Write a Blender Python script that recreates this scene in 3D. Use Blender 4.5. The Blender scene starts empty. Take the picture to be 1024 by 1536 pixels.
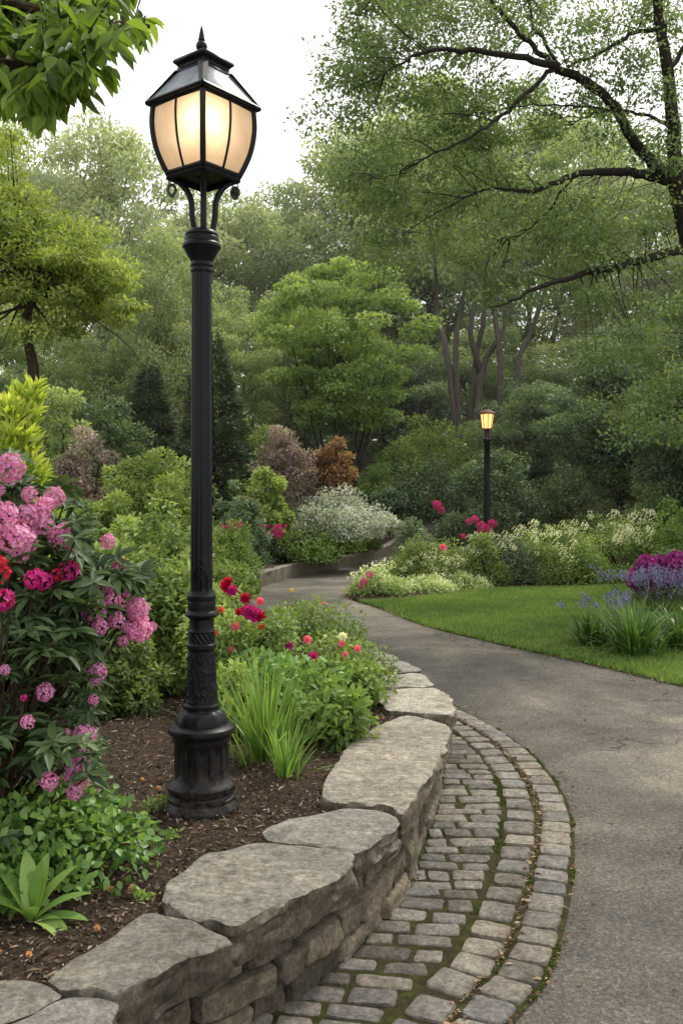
import bpy, bmesh, math, random
import numpy as np
from mathutils import Vector, Matrix, noise as mnoise

R = math.radians
PI = math.pi
random.seed(7)
rng = np.random.default_rng(11)
scene = bpy.context.scene
COL = scene.collection
EYE = 1.75          # camera height
F = 1400.0          # focal length in pixels of a 1536-pixel-high frame
HOR = 740.0         # horizon row


def at(px, py, d):
    """world point seen at pixel (px,py) at distance d in front of the camera"""
    return Vector(((px - 512) / F * d, d, EYE - (py - HOR) / F * d))


def onz(px, py, z=0.0):
    """world point on the plane of height z"""
    d = F * (EYE - z) / (py - HOR)
    return Vector(((px - 512) / F * d, d, z))


# ---------------------------------------------------------------- helpers
def link(o, parent=None):
    COL.objects.link(o)
    if parent is not None:
        o.parent = parent
    return o


def tag(o, label=None, cat=None, group=None, kind=None):
    if label: o['label'] = label
    if cat: o['category'] = cat
    if group: o['group'] = group
    if kind: o['kind'] = kind
    return o


def thing(name, label, cat, loc=(0, 0, 0), rz=0.0, group=None):
    o = bpy.data.objects.new(name, None)
    o.empty_display_size = 0.2
    o.location = loc
    o.rotation_euler = (0, 0, rz)
    link(o)
    return tag(o, label, cat, group)


def mesh_np(name, V, counts, idx, mats, tone=None, smooth=False, mat_idx=None):
    """fast mesh from numpy; counts: corners per face"""
    me = bpy.data.meshes.new(name)
    V = np.asarray(V, dtype=np.float32)
    idx = np.asarray(idx, dtype=np.int32).ravel()
    counts = np.asarray(counts, dtype=np.int32)
    me.vertices.add(len(V)); me.vertices.foreach_set('co', V.ravel())
    me.loops.add(len(idx)); me.loops.foreach_set('vertex_index', idx)
    me.polygons.add(len(counts))
    starts = np.concatenate(([0], np.cumsum(counts)[:-1])).astype(np.int32)
    me.polygons.foreach_set('loop_start', starts)
    me.polygons.foreach_set('loop_total', counts)
    if smooth:
        me.polygons.foreach_set('use_smooth', np.ones(len(counts), dtype=bool))
    if mat_idx is not None:
        me.polygons.foreach_set('material_index', np.asarray(mat_idx, dtype=np.int32))
    if tone is not None:
        a = me.attributes.new('tone', 'FLOAT', 'POINT')
        a.data.foreach_set('value', np.asarray(tone, dtype=np.float32))
    for m in (mats if isinstance(mats, (list, tuple)) else [mats]):
        me.materials.append(m)
    me.update(calc_edges=True)
    return me


class MB:
    """collects vertices / faces of one mesh"""
    def __init__(self):
        self.v = []; self.f = []; self.t = []

    def add(self, vs, fs, tone=0.5):
        n = len(self.v)
        self.v.extend([tuple(p) for p in vs])
        self.f.extend([tuple(n + i for i in f) for f in fs])
        self.t.extend([tone] * len(vs))

    def tube(self, pts, rad, sides=8, cap=True, tone=0.5):
        pts = [Vector(p) for p in pts]
        n = len(pts)
        if not hasattr(rad, '__len__'):
            rad = [rad] * n
        vs = []
        up = Vector((0, 0, 1))
        prev = None
        for i, p in enumerate(pts):
            d = (pts[min(i + 1, n - 1)] - pts[max(i - 1, 0)])
            if d.length < 1e-9: d = Vector((0, 0, 1))
            d.normalize()
            if prev is None:
                a = d.cross(up if abs(d.z) < .95 else Vector((1, 0, 0))).normalized()
            else:
                a = (prev - d * prev.dot(d))
                if a.length < 1e-6: a = d.orthogonal()
                a.normalize()
            prev = a
            b = d.cross(a)
            for k in range(sides):
                t = 2 * PI * k / sides
                vs.append(p + (a * math.cos(t) + b * math.sin(t)) * rad[i])
        fs = []
        for i in range(n - 1):
            for k in range(sides):
                k2 = (k + 1) % sides
                fs.append((i * sides + k, i * sides + k2, (i + 1) * sides + k2, (i + 1) * sides + k))
        if cap:
            fs.append(tuple(range(sides))[::-1])
            fs.append(tuple((n - 1) * sides + k for k in range(sides)))
        self.add(vs, fs, tone)

    def lathe(self, prof, sides=48, c=(0, 0), mod=None, tone=0.5):
        """prof: (r,z) list; mod(theta,z,r)->r"""
        vs = []
        for r, z in prof:
            for k in range(sides):
                t = 2 * PI * k / sides
                rr = mod(t, z, r) if mod else r
                vs.append((c[0] + rr * math.cos(t), c[1] + rr * math.sin(t), z))
        fs = []
        n = len(prof)
        for i in range(n - 1):
            for k in range(sides):
                k2 = (k + 1) % sides
                fs.append((i * sides + k, i * sides + k2, (i + 1) * sides + k2, (i + 1) * sides + k))
        fs.append(tuple(range(sides))[::-1])
        fs.append(tuple((n - 1) * sides + k for k in range(sides)))
        self.add(vs, fs, tone)

    def box(self, c, s, rot=None):
        vs = []
        for x in (-.5, .5):
            for y in (-.5, .5):
                for z in (-.5, .5):
                    p = Vector((x * s[0], y * s[1], z * s[2]))
                    if rot is not None: p = rot @ p
                    vs.append(p + Vector(c))
        self.add(vs, [(0, 1, 3, 2), (4, 6, 7, 5), (0, 4, 5, 1), (2, 3, 7, 6), (0, 2, 6, 4), (1, 5, 7, 3)])

    def mesh(self, name, mat, smooth=True, angle=None):
        V = np.array(self.v, dtype=np.float32)
        cnt = [len(f) for f in self.f]
        idx = [i for f in self.f for i in f]
        me = mesh_np(name, V, cnt, idx, mat, tone=self.t, smooth=smooth)
        if angle and smooth:
            try: me.set_sharp_from_angle(angle=R(angle))
            except Exception: pass
        return me

    def obj(self, name, mat, parent=None, smooth=True, angle=40):
        return link(bpy.data.objects.new(name, self.mesh(name, mat, smooth, angle)), parent)


def catmull(pts, n):
    pts = [Vector(p) for p in pts]
    out = []
    m = len(pts) - 1
    for i in range(n):
        t = i / (n - 1) * m
        k = min(int(t), m - 1)
        u = t - k
        p0 = pts[max(k - 1, 0)]; p1 = pts[k]; p2 = pts[k + 1]; p3 = pts[min(k + 2, m)]
        out.append(0.5 * ((2 * p1) + (p2 - p0) * u + (2 * p0 - 5 * p1 + 4 * p2 - p3) * u * u + (3 * p1 - p0 - 3 * p2 + p3) * u ** 3))
    return out


def wob(P, f=1.0, seed=0.0):
    """cheap smooth pseudo-noise for arrays (N,3) in about -1..1"""
    x, y, z = P[:, 0] * f + seed, P[:, 1] * f + seed * 1.7, P[:, 2] * f - seed * .6
    return (np.sin(x * 1.3 + 2.1 * np.sin(y * .9 + z * .5)) + np.sin(y * 1.7 + 1.6 * np.sin(z * 1.1 + x * .7) + 1) +
            np.sin(z * 1.9 + 1.8 * np.sin(x * 1.2 - y * .6) + 2)) / 3.0


# ---------------------------------------------------------------- materials
def newmat(name):
    m = bpy.data.materials.new(name)
    m.use_nodes = True
    nt = m.node_tree
    for n in list(nt.nodes): nt.nodes.remove(n)
    out = nt.nodes.new('ShaderNodeOutputMaterial')
    return m, nt, out


def N(nt, t, **kw):
    n = nt.nodes.new(t)
    for k, v in kw.items():
        if k.startswith('i_'):
            n.inputs[k[2:].replace('_', ' ')].default_value = v
        else:
            setattr(n, k, v)
    return n


def ramp(nt, fac, stops, interp='LINEAR'):
    r = nt.nodes.new('ShaderNodeValToRGB')
    r.color_ramp.interpolation = interp
    e = r.color_ramp.elements
    while len(e) > 1: e.remove(e[-1])
    e[0].position = stops[0][0]; e[0].color = (*stops[0][1], 1)
    for p, c in stops[1:]:
        q = e.new(p); q.color = (*c, 1)
    nt.links.new(fac, r.inputs[0])
    return r.outputs[0]


def mixc(nt, fac, a, b, mode='MIX'):
    m = nt.nodes.new('ShaderNodeMix'); m.data_type = 'RGBA'; m.blend_type = mode
    for s, v in ((0, fac), (6, a), (7, b)):
        if hasattr(v, 'is_output') or hasattr(v, 'links'):
            nt.links.new(v, m.inputs[s])
        else:
            m.inputs[s].default_value = v if s == 0 else (*v, 1)
    return m.outputs[2]


def coords(nt, scale=(1, 1, 1), rnd=True, rot=(0, 0, 0)):
    tc = nt.nodes.new('ShaderNodeTexCoord')
    mp = nt.nodes.new('ShaderNodeMapping')
    mp.inputs['Scale'].default_value = scale
    mp.inputs['Rotation'].default_value = rot
    nt.links.new(tc.outputs['Object'], mp.inputs[0])
    if rnd:
        oi = nt.nodes.new('ShaderNodeObjectInfo')
        ml = N(nt, 'ShaderNodeMath', operation='MULTIPLY'); ml.inputs[1].default_value = 37.0
        nt.links.new(oi.outputs['Random'], ml.inputs[0])
        nt.links.new(ml.outputs[0], mp.inputs['Location'])
    return mp.outputs[0]


def noise(nt, vec, scale, detail=6, rough=.6, dist=0.0):
    n = N(nt, 'ShaderNodeTexNoise')
    n.inputs['Scale'].default_value = scale; n.inputs['Detail'].default_value = detail
    n.inputs['Roughness'].default_value = rough; n.inputs['Distortion'].default_value = dist
    nt.links.new(vec, n.inputs['Vector'])
    return n.outputs['Fac']


def voro(nt, vec, scale, feature='F1', out='Distance'):
    n = N(nt, 'ShaderNodeTexVoronoi'); n.feature = feature
    n.inputs['Scale'].default_value = scale
    nt.links.new(vec, n.inputs['Vector'])
    return n.outputs[out]


def bump(nt, h, strength=.5, dist=.01, normal=None):
    b = N(nt, 'ShaderNodeBump'); b.inputs['Strength'].default_value = strength; b.inputs['Distance'].default_value = dist
    nt.links.new(h, b.inputs['Height'])
    if normal: nt.links.new(normal, b.inputs['Normal'])
    return b.outputs[0]


def princ(nt, out, col, rough=.8, nrm=None, spec=.3, metal=0.0):
    p = N(nt, 'ShaderNodeBsdfPrincipled')
    if hasattr(col, 'links'): nt.links.new(col, p.inputs['Base Color'])
    else: p.inputs['Base Color'].default_value = (*col, 1)
    if hasattr(rough, 'links'): nt.links.new(rough, p.inputs['Roughness'])
    else: p.inputs['Roughness'].default_value = rough
    p.inputs['Specular IOR Level'].default_value = spec
    p.inputs['Metallic'].default_value = metal
    if nrm: nt.links.new(nrm, p.inputs['Normal'])
    if out: nt.links.new(p.outputs[0], out.inputs[0])
    return p


def leafmat(name, dark, mid, light, trans=.35, rough=.55, spec=.3):
    """foliage colours by the per-leaf tone, part of the light passing through the blade"""
    m, nt, out = newmat(name)
    gn = 1.0
    if name.startswith(('leaf', 'needle')): gn = 1.6
    if 'forest' in name: gn = 2.0
    if name == 'leaf_spreading_tree': gn = 1.8
    if name == 'lawn_blades': gn = 1.45
    if name == 'leaf_overhang': gn = 1.5
    if 'forest' in name or name in ('leaf_spreading_tree', 'leaf_bush_tree', 'needle_conifer'):
        dark, mid, light = [(c[0] * 1.15, c[1], c[2] * 1.35 + .006) for c in (dark, mid, light)]
    dark, mid, light = [tuple(min(.85, x * gn) for x in c) for c in (dark, mid, light)]
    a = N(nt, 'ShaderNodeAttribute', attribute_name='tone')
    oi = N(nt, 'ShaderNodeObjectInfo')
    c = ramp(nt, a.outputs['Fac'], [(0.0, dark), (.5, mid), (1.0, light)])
    hs = N(nt, 'ShaderNodeHueSaturation')
    hs.inputs['Saturation'].default_value = 1.0 if name.startswith('petal') else .88
    mr = N(nt, 'ShaderNodeMapRange'); mr.inputs['To Min'].default_value = .92; mr.inputs['To Max'].default_value = 1.25
    nt.links.new(oi.outputs['Random'], mr.inputs[0]); nt.links.new(mr.outputs[0], hs.inputs['Value'])
    nt.links.new(c, hs.inputs['Color'])
    p = princ(nt, None, hs.outputs[0], rough, spec=spec)
    tr = N(nt, 'ShaderNodeBsdfTranslucent')
    tc = mixc(nt, 1.0, hs.outputs[0], (1.25, 1.25, .55), 'MULTIPLY')
    nt.links.new(tc, tr.inputs[0])
    mx = N(nt, 'ShaderNodeMixShader'); mx.inputs[0].default_value = trans
    nt.links.new(p.outputs[0], mx.inputs[1]); nt.links.new(tr.outputs[0], mx.inputs[2])
    nt.links.new(mx.outputs[0], out.inputs[0])
    return m


def stonemat(name, c1, c2, c3, lichen=.35, streak=1.0, side=1.0, isl=0.3):
    m, nt, out = newmat(name)
    c1, c2, c3 = [tuple(x * k for x, k in zip(c, (1.34, 1.34, 1.33))) for c in (c1, c2, c3)]
    v = coords(nt)
    vs = coords(nt, (5, 13, 12), rot=(0, 0, .6))
    n1 = noise(nt, v, 3.2, 8, .65)
    n2 = noise(nt, vs, 1.0, 9, .65, 1.6)
    n3 = noise(nt, v, 60, 6, .75)
    n4 = noise(nt, v, 9, 8, .7)
    col = ramp(nt, n1, [(.28, c1), (.5, c2), (.72, c3)])
    col = mixc(nt, .55 * streak, col, ramp(nt, n2, [(.3, tuple(x * .55 for x in c2)), (.5, c2), (.7, tuple(min(1, x * 1.4) for x in c3))]))
    col = mixc(nt, .5, col, ramp(nt, n3, [(.34, (.12, .12, .12)), (.5, (.5, .5, .5)), (.66, (.92, .92, .90))]), 'OVERLAY')
    n6 = noise(nt, v, 22, 8, .8)
    col = mixc(nt, .7, col, ramp(nt, n6, [(.36, (.2, .19, .17)), (.52, (.5, .5, .5)), (.66, (.72, .71, .68))]), 'OVERLAY')
    n5 = noise(nt, v, 1.7, 9, .7, 1.2)
    col = mixc(nt, .75, col, ramp(nt, n5, [(.36, (.36, .34, .31)), (.5, (.5, .5, .5)), (.66, (.60, .585, .55))]), 'OVERLAY')
    n7 = noise(nt, v, 13, 9, .8)
    pl_ = ramp(nt, n7, [(.60, (0, 0, 0)), (.70, (.55, .55, .55))])
    col = mixc(nt, pl_, col, (.42, .42, .37))
    lf = ramp(nt, n4, [(.55, (0, 0, 0)), (.68, (1, 1, 1))])
    lm = N(nt, 'ShaderNodeMath', operation='MULTIPLY'); lm.inputs[1].default_value = lichen
    nt.links.new(lf, lm.inputs[0])
    col = mixc(nt, lm.outputs[0], col, (.05, .05, .043))
    a = N(nt, 'ShaderNodeAttribute', attribute_name='tone')
    tn = ramp(nt, a.outputs['Fac'], [(0, (.50, .49, .48)), (.5, (1, 1, 1)), (1, (1.4, 1.36, 1.28))])
    col = mixc(nt, 1.0, col, tn, 'MULTIPLY')
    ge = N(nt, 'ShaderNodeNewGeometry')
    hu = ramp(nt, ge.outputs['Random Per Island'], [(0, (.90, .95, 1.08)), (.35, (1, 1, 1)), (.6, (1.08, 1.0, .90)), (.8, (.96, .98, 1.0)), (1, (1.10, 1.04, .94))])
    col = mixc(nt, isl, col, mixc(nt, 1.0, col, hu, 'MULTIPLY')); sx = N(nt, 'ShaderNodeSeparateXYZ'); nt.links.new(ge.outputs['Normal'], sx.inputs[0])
    sd_ = ramp(nt, sx.outputs[2], [(.1, (.52, .48, .42)), (.85, (1, 1, 1))])  # weathered sides, with occlusion-like shade also put into their colour
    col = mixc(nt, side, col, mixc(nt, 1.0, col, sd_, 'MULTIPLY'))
    h = N(nt, 'ShaderNodeMath', operation='ADD'); nt.links.new(n3, h.inputs[0]); nt.links.new(n2, h.inputs[1])
    b1 = bump(nt, h.outputs[0], 1.0, .012)
    b2 = bump(nt, n6, 1.0, .02, b1)
    princ(nt, out, col, .88, b2, .25)
    return m


def barkmat(name, c1, c2):
    m, nt, out = newmat(name)
    v = coords(nt, (9, 9, 1.6))
    n1 = noise(nt, v, 3, 8, .65, .5)
    col = ramp(nt, n1, [(.3, c1), (.7, c2)])
    princ(nt, out, col, .95, bump(nt, n1, 1.0, .04), .1)
    return m


BARK_DARK = barkmat('bark_dark', (.012, .010, .008), (.05, .042, .034))
BARK_GREY = barkmat('bark_grey', (.04, .034, .027), (.14, .12, .1))
BARK_BROWN = barkmat('bark_brown', (.03, .022, .015), (.10, .075, .05))
STEM_GREEN = leafmat('stem_green', (.04, .06, .015), (.06, .10, .02), (.1, .15, .04), .1)

L_OVER = leafmat('leaf_overhang', (.045, .085, .008), (.11, .19, .014), (.2, .3, .035), .55, .5)
L_BIG = leafmat('leaf_spreading_tree', (.03, .055, .014), (.06, .105, .024), (.12, .18, .04), .42)
L_MAPLE = leafmat('leaf_yellow_green', (.05, .08, .014), (.13, .175, .028), (.27, .31, .06), .45)
L_LAUREL = leafmat('leaf_laurel', (.08, .13, .012), (.22, .29, .02), (.42, .45, .06), .45, .35, .5)
L_FORESTPALE = leafmat('leaf_forest_pale', (.075, .11, .05), (.13, .18, .075), (.21, .27, .11), .45)  # distance haze put into the leaf colour by paling it
L_FORESTMID = leafmat('leaf_forest_mid', (.05, .085, .028), (.10, .155, .042), (.18, .25, .07), .42)
L_FORESTDARK = leafmat('leaf_forest_dark', (.02, .042, .014), (.045, .08, .022), (.085, .14, .035), .3)
L_CENTRE = leafmat('leaf_bush_tree', (.045, .09, .015), (.10, .175, .022), (.19, .28, .045), .42)
L_CONIFER = leafmat('needle_conifer', (.035, .06, .025), (.075, .125, .045), (.14, .2, .07), .15)
L_RHODO = leafmat('leaf_rhododendron', (.02, .042, .014), (.045, .085, .024), (.10, .15, .05), .2, .5, .35)
L_ROUND = leafmat('leaf_round', (.03, .07, .012), (.07, .15, .02), (.14, .25, .045), .35, .4, .4)
L_SHRUB = leafmat('leaf_shrub', (.045, .075, .018), (.105, .16, .032), (.24, .3, .08), .35)
L_LIME = leafmat('leaf_lime', (.06, .10, .018), (.14, .20, .038), (.27, .34, .075), .40)
L_GREYGREEN = leafmat('leaf_grey_green', (.04, .065, .035), (.075, .115, .06), (.14, .19, .1), .25)
L_PURPLE = leafmat('leaf_purple', (.06, .04, .04), (.16, .115, .105), (.33, .27, .22), .25)
L_COPPER = leafmat('leaf_copper', (.05, .022, .01), (.15, .07, .028), (.3, .17, .06), .3)
L_SILVER = leafmat('leaf_silver', (.1, .13, .09), (.32, .36, .28), (.72, .74, .66), .25)
L_VARIEG = leafmat('leaf_cream', (.06, .11, .02), (.22, .30, .08), (.75, .74, .42), .3)
L_HEDGE = leafmat('leaf_hedge', (.04, .075, .012), (.09, .15, .02), (.17, .25, .045), .35)
L_BLADE = leafmat('leaf_blade', (.04, .09, .012), (.11, .21, .03), (.25, .36, .07), .4, .4)
L_BLADEDARK = leafmat('leaf_blade_dark', (.015, .045, .008), (.045, .10, .014), (.12, .2, .03), .3, .4)
L_GRASS = leafmat('lawn_blades', (.045, .09, .014), (.095, .165, .024), (.19, .26, .05), .35)
P_PINK = leafmat('petal_orchid_pink', (.42, .07, .29), (.72, .25, .54), (.92, .55, .80), .35)
P_PINKPALE = leafmat('petal_pale_pink', (.45, .1, .34), (.78, .30, .62), (.95, .6, .85), .35)
P_MAGENTA = leafmat('petal_magenta', (.25, .008, .11), (.56, .02, .24), (.8, .1, .42), .3)
P_CRIMSON = leafmat('petal_crimson', (.22, .003, .02), (.5, .01, .05), (.75, .05, .12), .3)
P_ROSE = leafmat('petal_rose', (.5, .05, .12), (.8, .16, .26), (.95, .45, .5), .3)
P_CORAL = leafmat('petal_coral', (.6, .05, .03), (.8, .12, .07), (.95, .35, .22), .3)
P_WHITE = leafmat('petal_white', (.5, .5, .36), (.75, .75, .6), (.85, .84, .72), .3)
P_PURPLE = leafmat('petal_purple', (.13, .01, .11), (.28, .03, .24), (.45, .1, .4), .3)
P_BLUE = leafmat('petal_blue', (.06, .06, .2), (.17, .16, .38), (.36, .33, .6), .3)
P_PEACH = leafmat('petal_peach', (.4, .2, .1), (.75, .42, .22), (.85, .62, .42), .3)
P_YELLOW = leafmat('petal_yellow', (.6, .4, .02), (.8, .6, .04), (.9, .75, .2), .3)

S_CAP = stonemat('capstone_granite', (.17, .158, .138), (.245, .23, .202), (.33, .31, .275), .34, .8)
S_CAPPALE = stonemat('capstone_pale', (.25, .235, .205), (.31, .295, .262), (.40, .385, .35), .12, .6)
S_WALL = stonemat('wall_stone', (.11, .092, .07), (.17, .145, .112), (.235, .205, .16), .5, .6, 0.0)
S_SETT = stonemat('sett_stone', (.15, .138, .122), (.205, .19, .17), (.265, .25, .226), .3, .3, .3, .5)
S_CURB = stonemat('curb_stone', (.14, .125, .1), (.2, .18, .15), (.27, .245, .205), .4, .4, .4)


def soilmat(name, a, b, c, moss=0.0):
    m, nt, out = newmat(name)
    v = coords(nt, rnd=False)
    n1 = noise(nt, v, 35, 10, .75)
    n2 = noise(nt, v, 2.2, 6, .6)
    col = ramp(nt, n1, [(.3, a), (.5, b), (.72, c)])
    col = mixc(nt, .45, col, ramp(nt, n2, [(.35, (.3, .3, .3)), (.65, (.75, .72, .66))]), 'OVERLAY')
    if moss:
        mf = ramp(nt, noise(nt, v, 7, 6, .7), [(.5 - moss * .25, (0, 0, 0)), (.66 - moss * .2, (1, 1, 1))])
        col = mixc(nt, mf, col, ramp(nt, noise(nt, v, 26, 6, .7), [(.35, (.035, .028, .014)), (.5, (.06, .065, .018)), (.68, (.10, .12, .03))]))
    princ(nt, out, col, .97, bump(nt, n1, 1.0, .03), .1)
    return m


SOIL = soilmat('mulch_soil', (.026, .018, .012), (.066, .046, .032), (.16, .12, .085))
JOINT = soilmat('joint_soil', (.03, .024, .015), (.06, .048, .03), (.10, .08, .05), .35)
FOREST = soilmat('forest_floor', (.015, .02, .008), (.03, .04, .014), (.05, .06, .02), .5)
TURF = soilmat('turf_soil', (.03, .06, .01), (.045, .09, .014), (.06, .11, .02))


def asphalt():
    m, nt, out = newmat('asphalt')
    v = coords(nt, rnd=False)
    n0 = noise(nt, v, .55, 5, .6, .6)
    n1 = noise(nt, v, 3.0, 8, .65)
    n3 = noise(nt, v, 160, 3, .8)
    vo = voro(nt, v, 150)
    vc = voro(nt, v, 95, out='Color')
    col = ramp(nt, n0, [(.32, (.115, .107, .095)), (.5, (.172, .159, .139)), (.64, (.28, .252, .205))])  # large-scale stains, with warm dappled light painted into the paler patches
    col = mixc(nt, .5, col, ramp(nt, n1, [(.3, (.32, .32, .32)), (.7, (.78, .76, .71))]), 'OVERLAY')
    sp = N(nt, 'ShaderNodeSeparateColor'); nt.links.new(vc, sp.inputs[0])
    chip = ramp(nt, sp.outputs[0], [(0, (.12, .12, .12)), (.5, (.42, .42, .42)), (.85, (.62, .61, .59)), (1, (1, .98, .94))])
    col = mixc(nt, .45, col, chip, 'OVERLAY')
    g2 = noise(nt, v, 48, 6, .8)
    col = mixc(nt, .45, col, ramp(nt, g2, [(.36, (.25, .25, .25)), (.5, (.5, .5, .5)), (.64, (.8, .79, .77))]), 'OVERLAY')
    # hairline cracks here and there
    wv = N(nt, 'ShaderNodeVectorMath', operation='ADD')
    nz_ = N(nt, 'ShaderNodeTexNoise'); nz_.inputs['Scale'].default_value = 2.5; nz_.inputs['Detail'].default_value = 6
    nt.links.new(v, nz_.inputs['Vector']); nt.links.new(v, wv.inputs[0]); nt.links.new(nz_.outputs['Color'], wv.inputs[1])
    cr = voro(nt, wv.outputs[0], .55, 'DISTANCE_TO_EDGE')
    cm = ramp(nt, cr, [(0, (1, 1, 1)), (.010, (0, 0, 0))])
    gate = ramp(nt, noise(nt, v, .5, 2, .5), [(.46, (0, 0, 0)), (.52, (.8, .8, .8))])
    col = mixc(nt, mixc(nt, 1.0, cm, gate, 'MULTIPLY'), col, (.03, .027, .023))
    h = N(nt, 'ShaderNodeMath', operation='ADD'); nt.links.new(g2, h.inputs[0]); nt.links.new(vo, h.inputs[1])
    princ(nt, out, col, .93, bump(nt, h.outputs[0], 1.0, .01), .2)
    return m


ASPH = asphalt()


def ironmat():
    m, nt, out = newmat('cast_iron_black')
    v = coords(nt)
    n1 = noise(nt, v, 14, 7, .65)
    n2 = noise(nt, v, 90, 4, .7)
    col = ramp(nt, n1, [(.3, (.004, .0045, .006)), (.6, (.008, .009, .011)), (.8, (.028, .028, .028))])
    # dust and mud splashed up from the bed
    sz = N(nt, 'ShaderNodeSeparateXYZ'); nt.links.new(N(nt, 'ShaderNodeTexCoord').outputs['Object'], sz.inputs[0])
    dz = N(nt, 'ShaderNodeMapRange'); dz.inputs['From Min'].default_value = .36; dz.inputs['From Max'].default_value = .72; dz.inputs['To Min'].default_value = .85; dz.inputs['To Max'].default_value = .0
    nt.links.new(sz.outputs[2], dz.inputs[0])
    dn = ramp(nt, noise(nt, v, 26, 8, .75), [(.42, (0, 0, 0)), (.7, (1, 1, 1))])
    dm = N(nt, 'ShaderNodeMath', operation='MULTIPLY'); nt.links.new(dz.outputs[0], dm.inputs[0]); nt.links.new(dn, dm.inputs[1])
    col = mixc(nt, dm.outputs[0], col, (.10, .08, .058))
    rg = N(nt, 'ShaderNodeMapRange'); rg.inputs['To Min'].default_value = .22; rg.inputs['To Max'].default_value = .62
    nt.links.new(n1, rg.inputs[0])
    princ(nt, out, col, rg.outputs[0], bump(nt, n2, .25, .002), .2)
    return m


IRON = ironmat()


def simple(name, col, rough=.5, metal=0.0, spec=.5, sc=30, var=.25):
    m, nt, out = newmat(name)
    v = coords(nt)
    n1 = noise(nt, v, sc, 5, .6)
    c = ramp(nt, n1, [(.3, tuple(x * (1 - var) for x in col)), (.7, tuple(min(1, x * (1 + var)) for x in col))])
    princ(nt, out, c, rough, bump(nt, n1, .1, .002), spec, metal)
    return m


ROOFPANE = simple('roof_sheet_grey', (.20, .225, .25), .5, .2)
RUST = simple('rusty_iron', (.09, .03, .015), .7)
BRONZE = simple('aged_bronze', (.05, .055, .035), .5, .6)
BRANCHMAT = simple('twig', (.06, .045, .03), .9)


def frosted():
    m, nt, out = newmat('frosted_glass')
    v = coords(nt)
    n1 = noise(nt, v, 6, 4, .6, .8)
    col = ramp(nt, n1, [(.3, (.74, .56, .38)), (.7, (.95, .84, .70))])
    tr = N(nt, 'ShaderNodeBsdfTranslucent'); nt.links.new(col, tr.inputs[0])
    p = princ(nt, None, (.55, .48, .38), .25, None, .5)
    mx = N(nt, 'ShaderNodeMixShader'); mx.inputs[0].default_value = .25
    nt.links.new(tr.outputs[0], mx.inputs[1]); nt.links.new(p.outputs[0], mx.inputs[2])
    em = N(nt, 'ShaderNodeEmission'); em.inputs[0].default_value = (1.0, .66, .38, 1); em.inputs[1].default_value = .20
    ad = N(nt, 'ShaderNodeAddShader')
    nt.links.new(mx.outputs[0], ad.inputs[0]); nt.links.new(em.outputs[0], ad.inputs[1])
    nt.links.new(ad.outputs[0], out.inputs[0])
    return m


FROST = frosted()


def glow(name, col, s):
    m, nt, out = newmat(name)
    em = N(nt, 'ShaderNodeEmission'); em.inputs[0].default_value = (*col, 1); em.inputs[1].default_value = s
    nt.links.new(em.outputs[0], out.inputs[0])
    return m


BULB = glow('bulb_glow', (1, .82, .55), 8)
FARGLASS = glow('far_lamp_glow', (1, .62, .2), 1.9)

# ---------------------------------------------------------------- leaf clouds
T_QUAD = (np.array([(0, 0, 0), (.5, .45, .10), (0, 1, 0), (-.5, .45, .10)], float), [(0, 1, 2, 3)])
T_LEAF = (np.array([(0, 0, 0), (.36, .22, .07), (.5, .5, .10), (.3, .8, .05), (0, 1.05, -.08), (-.3, .8, .05), (-.5, .5, .10), (-.36, .22, .07),
                    (0, .5, 0)], float),
          [(0, 1, 2, 8), (8, 2, 3, 4), (8, 4, 5, 6), (0, 8, 6, 7)])


def unit(a):
    return a / np.maximum(np.linalg.norm(a, axis=1, keepdims=True), 1e-9)


def leaves_mesh(name, pos, axis, nrm, size, tone, mat, width=.5, tmpl=T_QUAD):
    n = len(pos)
    axis = unit(axis)
    side = unit(np.cross(axis, nrm))
    up = np.cross(side, axis)
    tv, tf = tmpl
    k = len(tv)
    size = np.broadcast_to(np.asarray(size, float), (n,))
    V = (pos[:, None, :] + side[:, None, :] * (tv[None, :, 0:1] * width * size[:, None, None]) +
         axis[:, None, :] * (tv[None, :, 1:2] * size[:, None, None]) +
         up[:, None, :] * (tv[None, :, 2:3] * size[:, None, None])).reshape(-1, 3)
    fl = np.array(tf, dtype=np.int64)
    idx = (fl[None, :, :] + (np.arange(n) * k)[:, None, None]).reshape(-1)
    cnt = np.full(n * len(tf), fl.shape[1])
    tn = np.repeat(np.clip(tone, 0, 1), k)
    return mesh_np(name, V, cnt, idx, mat, tone=tn, smooth=False)


def clump_leaves(centers, radii, per, seed, flat=.6, out=.75, droop=.25, hollow=.35):
    """leaves round many small clumps. centers (K,3), radii (K,)"""
    g = np.random.default_rng(seed)
    K = len(centers)
    per = np.broadcast_to(per, (K,))
    ci = np.repeat(np.arange(K), per)
    n = len(ci)
    d = unit(g.normal(size=(n, 3)))
    r = (hollow + (1 - hollow) * g.random(n) ** .6)
    off = d * (r * radii[ci])[:, None]
    off[:, 2] *= flat
    pos = centers[ci] + off
    nrm = unit(np.column_stack((d[:, 0] * out, d[:, 1] * out, d[:, 2] * out * .6 + .75)) + g.normal(size=(n, 3)) * .45)
    ax = unit(d + g.normal(size=(n, 3)) * .7 + np.array([0, 0, -droop]))
    ct = g.random(K) * .5 + .25
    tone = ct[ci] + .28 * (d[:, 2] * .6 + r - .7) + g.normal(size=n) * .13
    return pos, ax, nrm, tone


def bez(a, b, c, n):
    return [a * (1 - t) ** 2 + b * 2 * t * (1 - t) + c * t * t for t in [i / (n - 1) for i in range(n)]]


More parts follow.
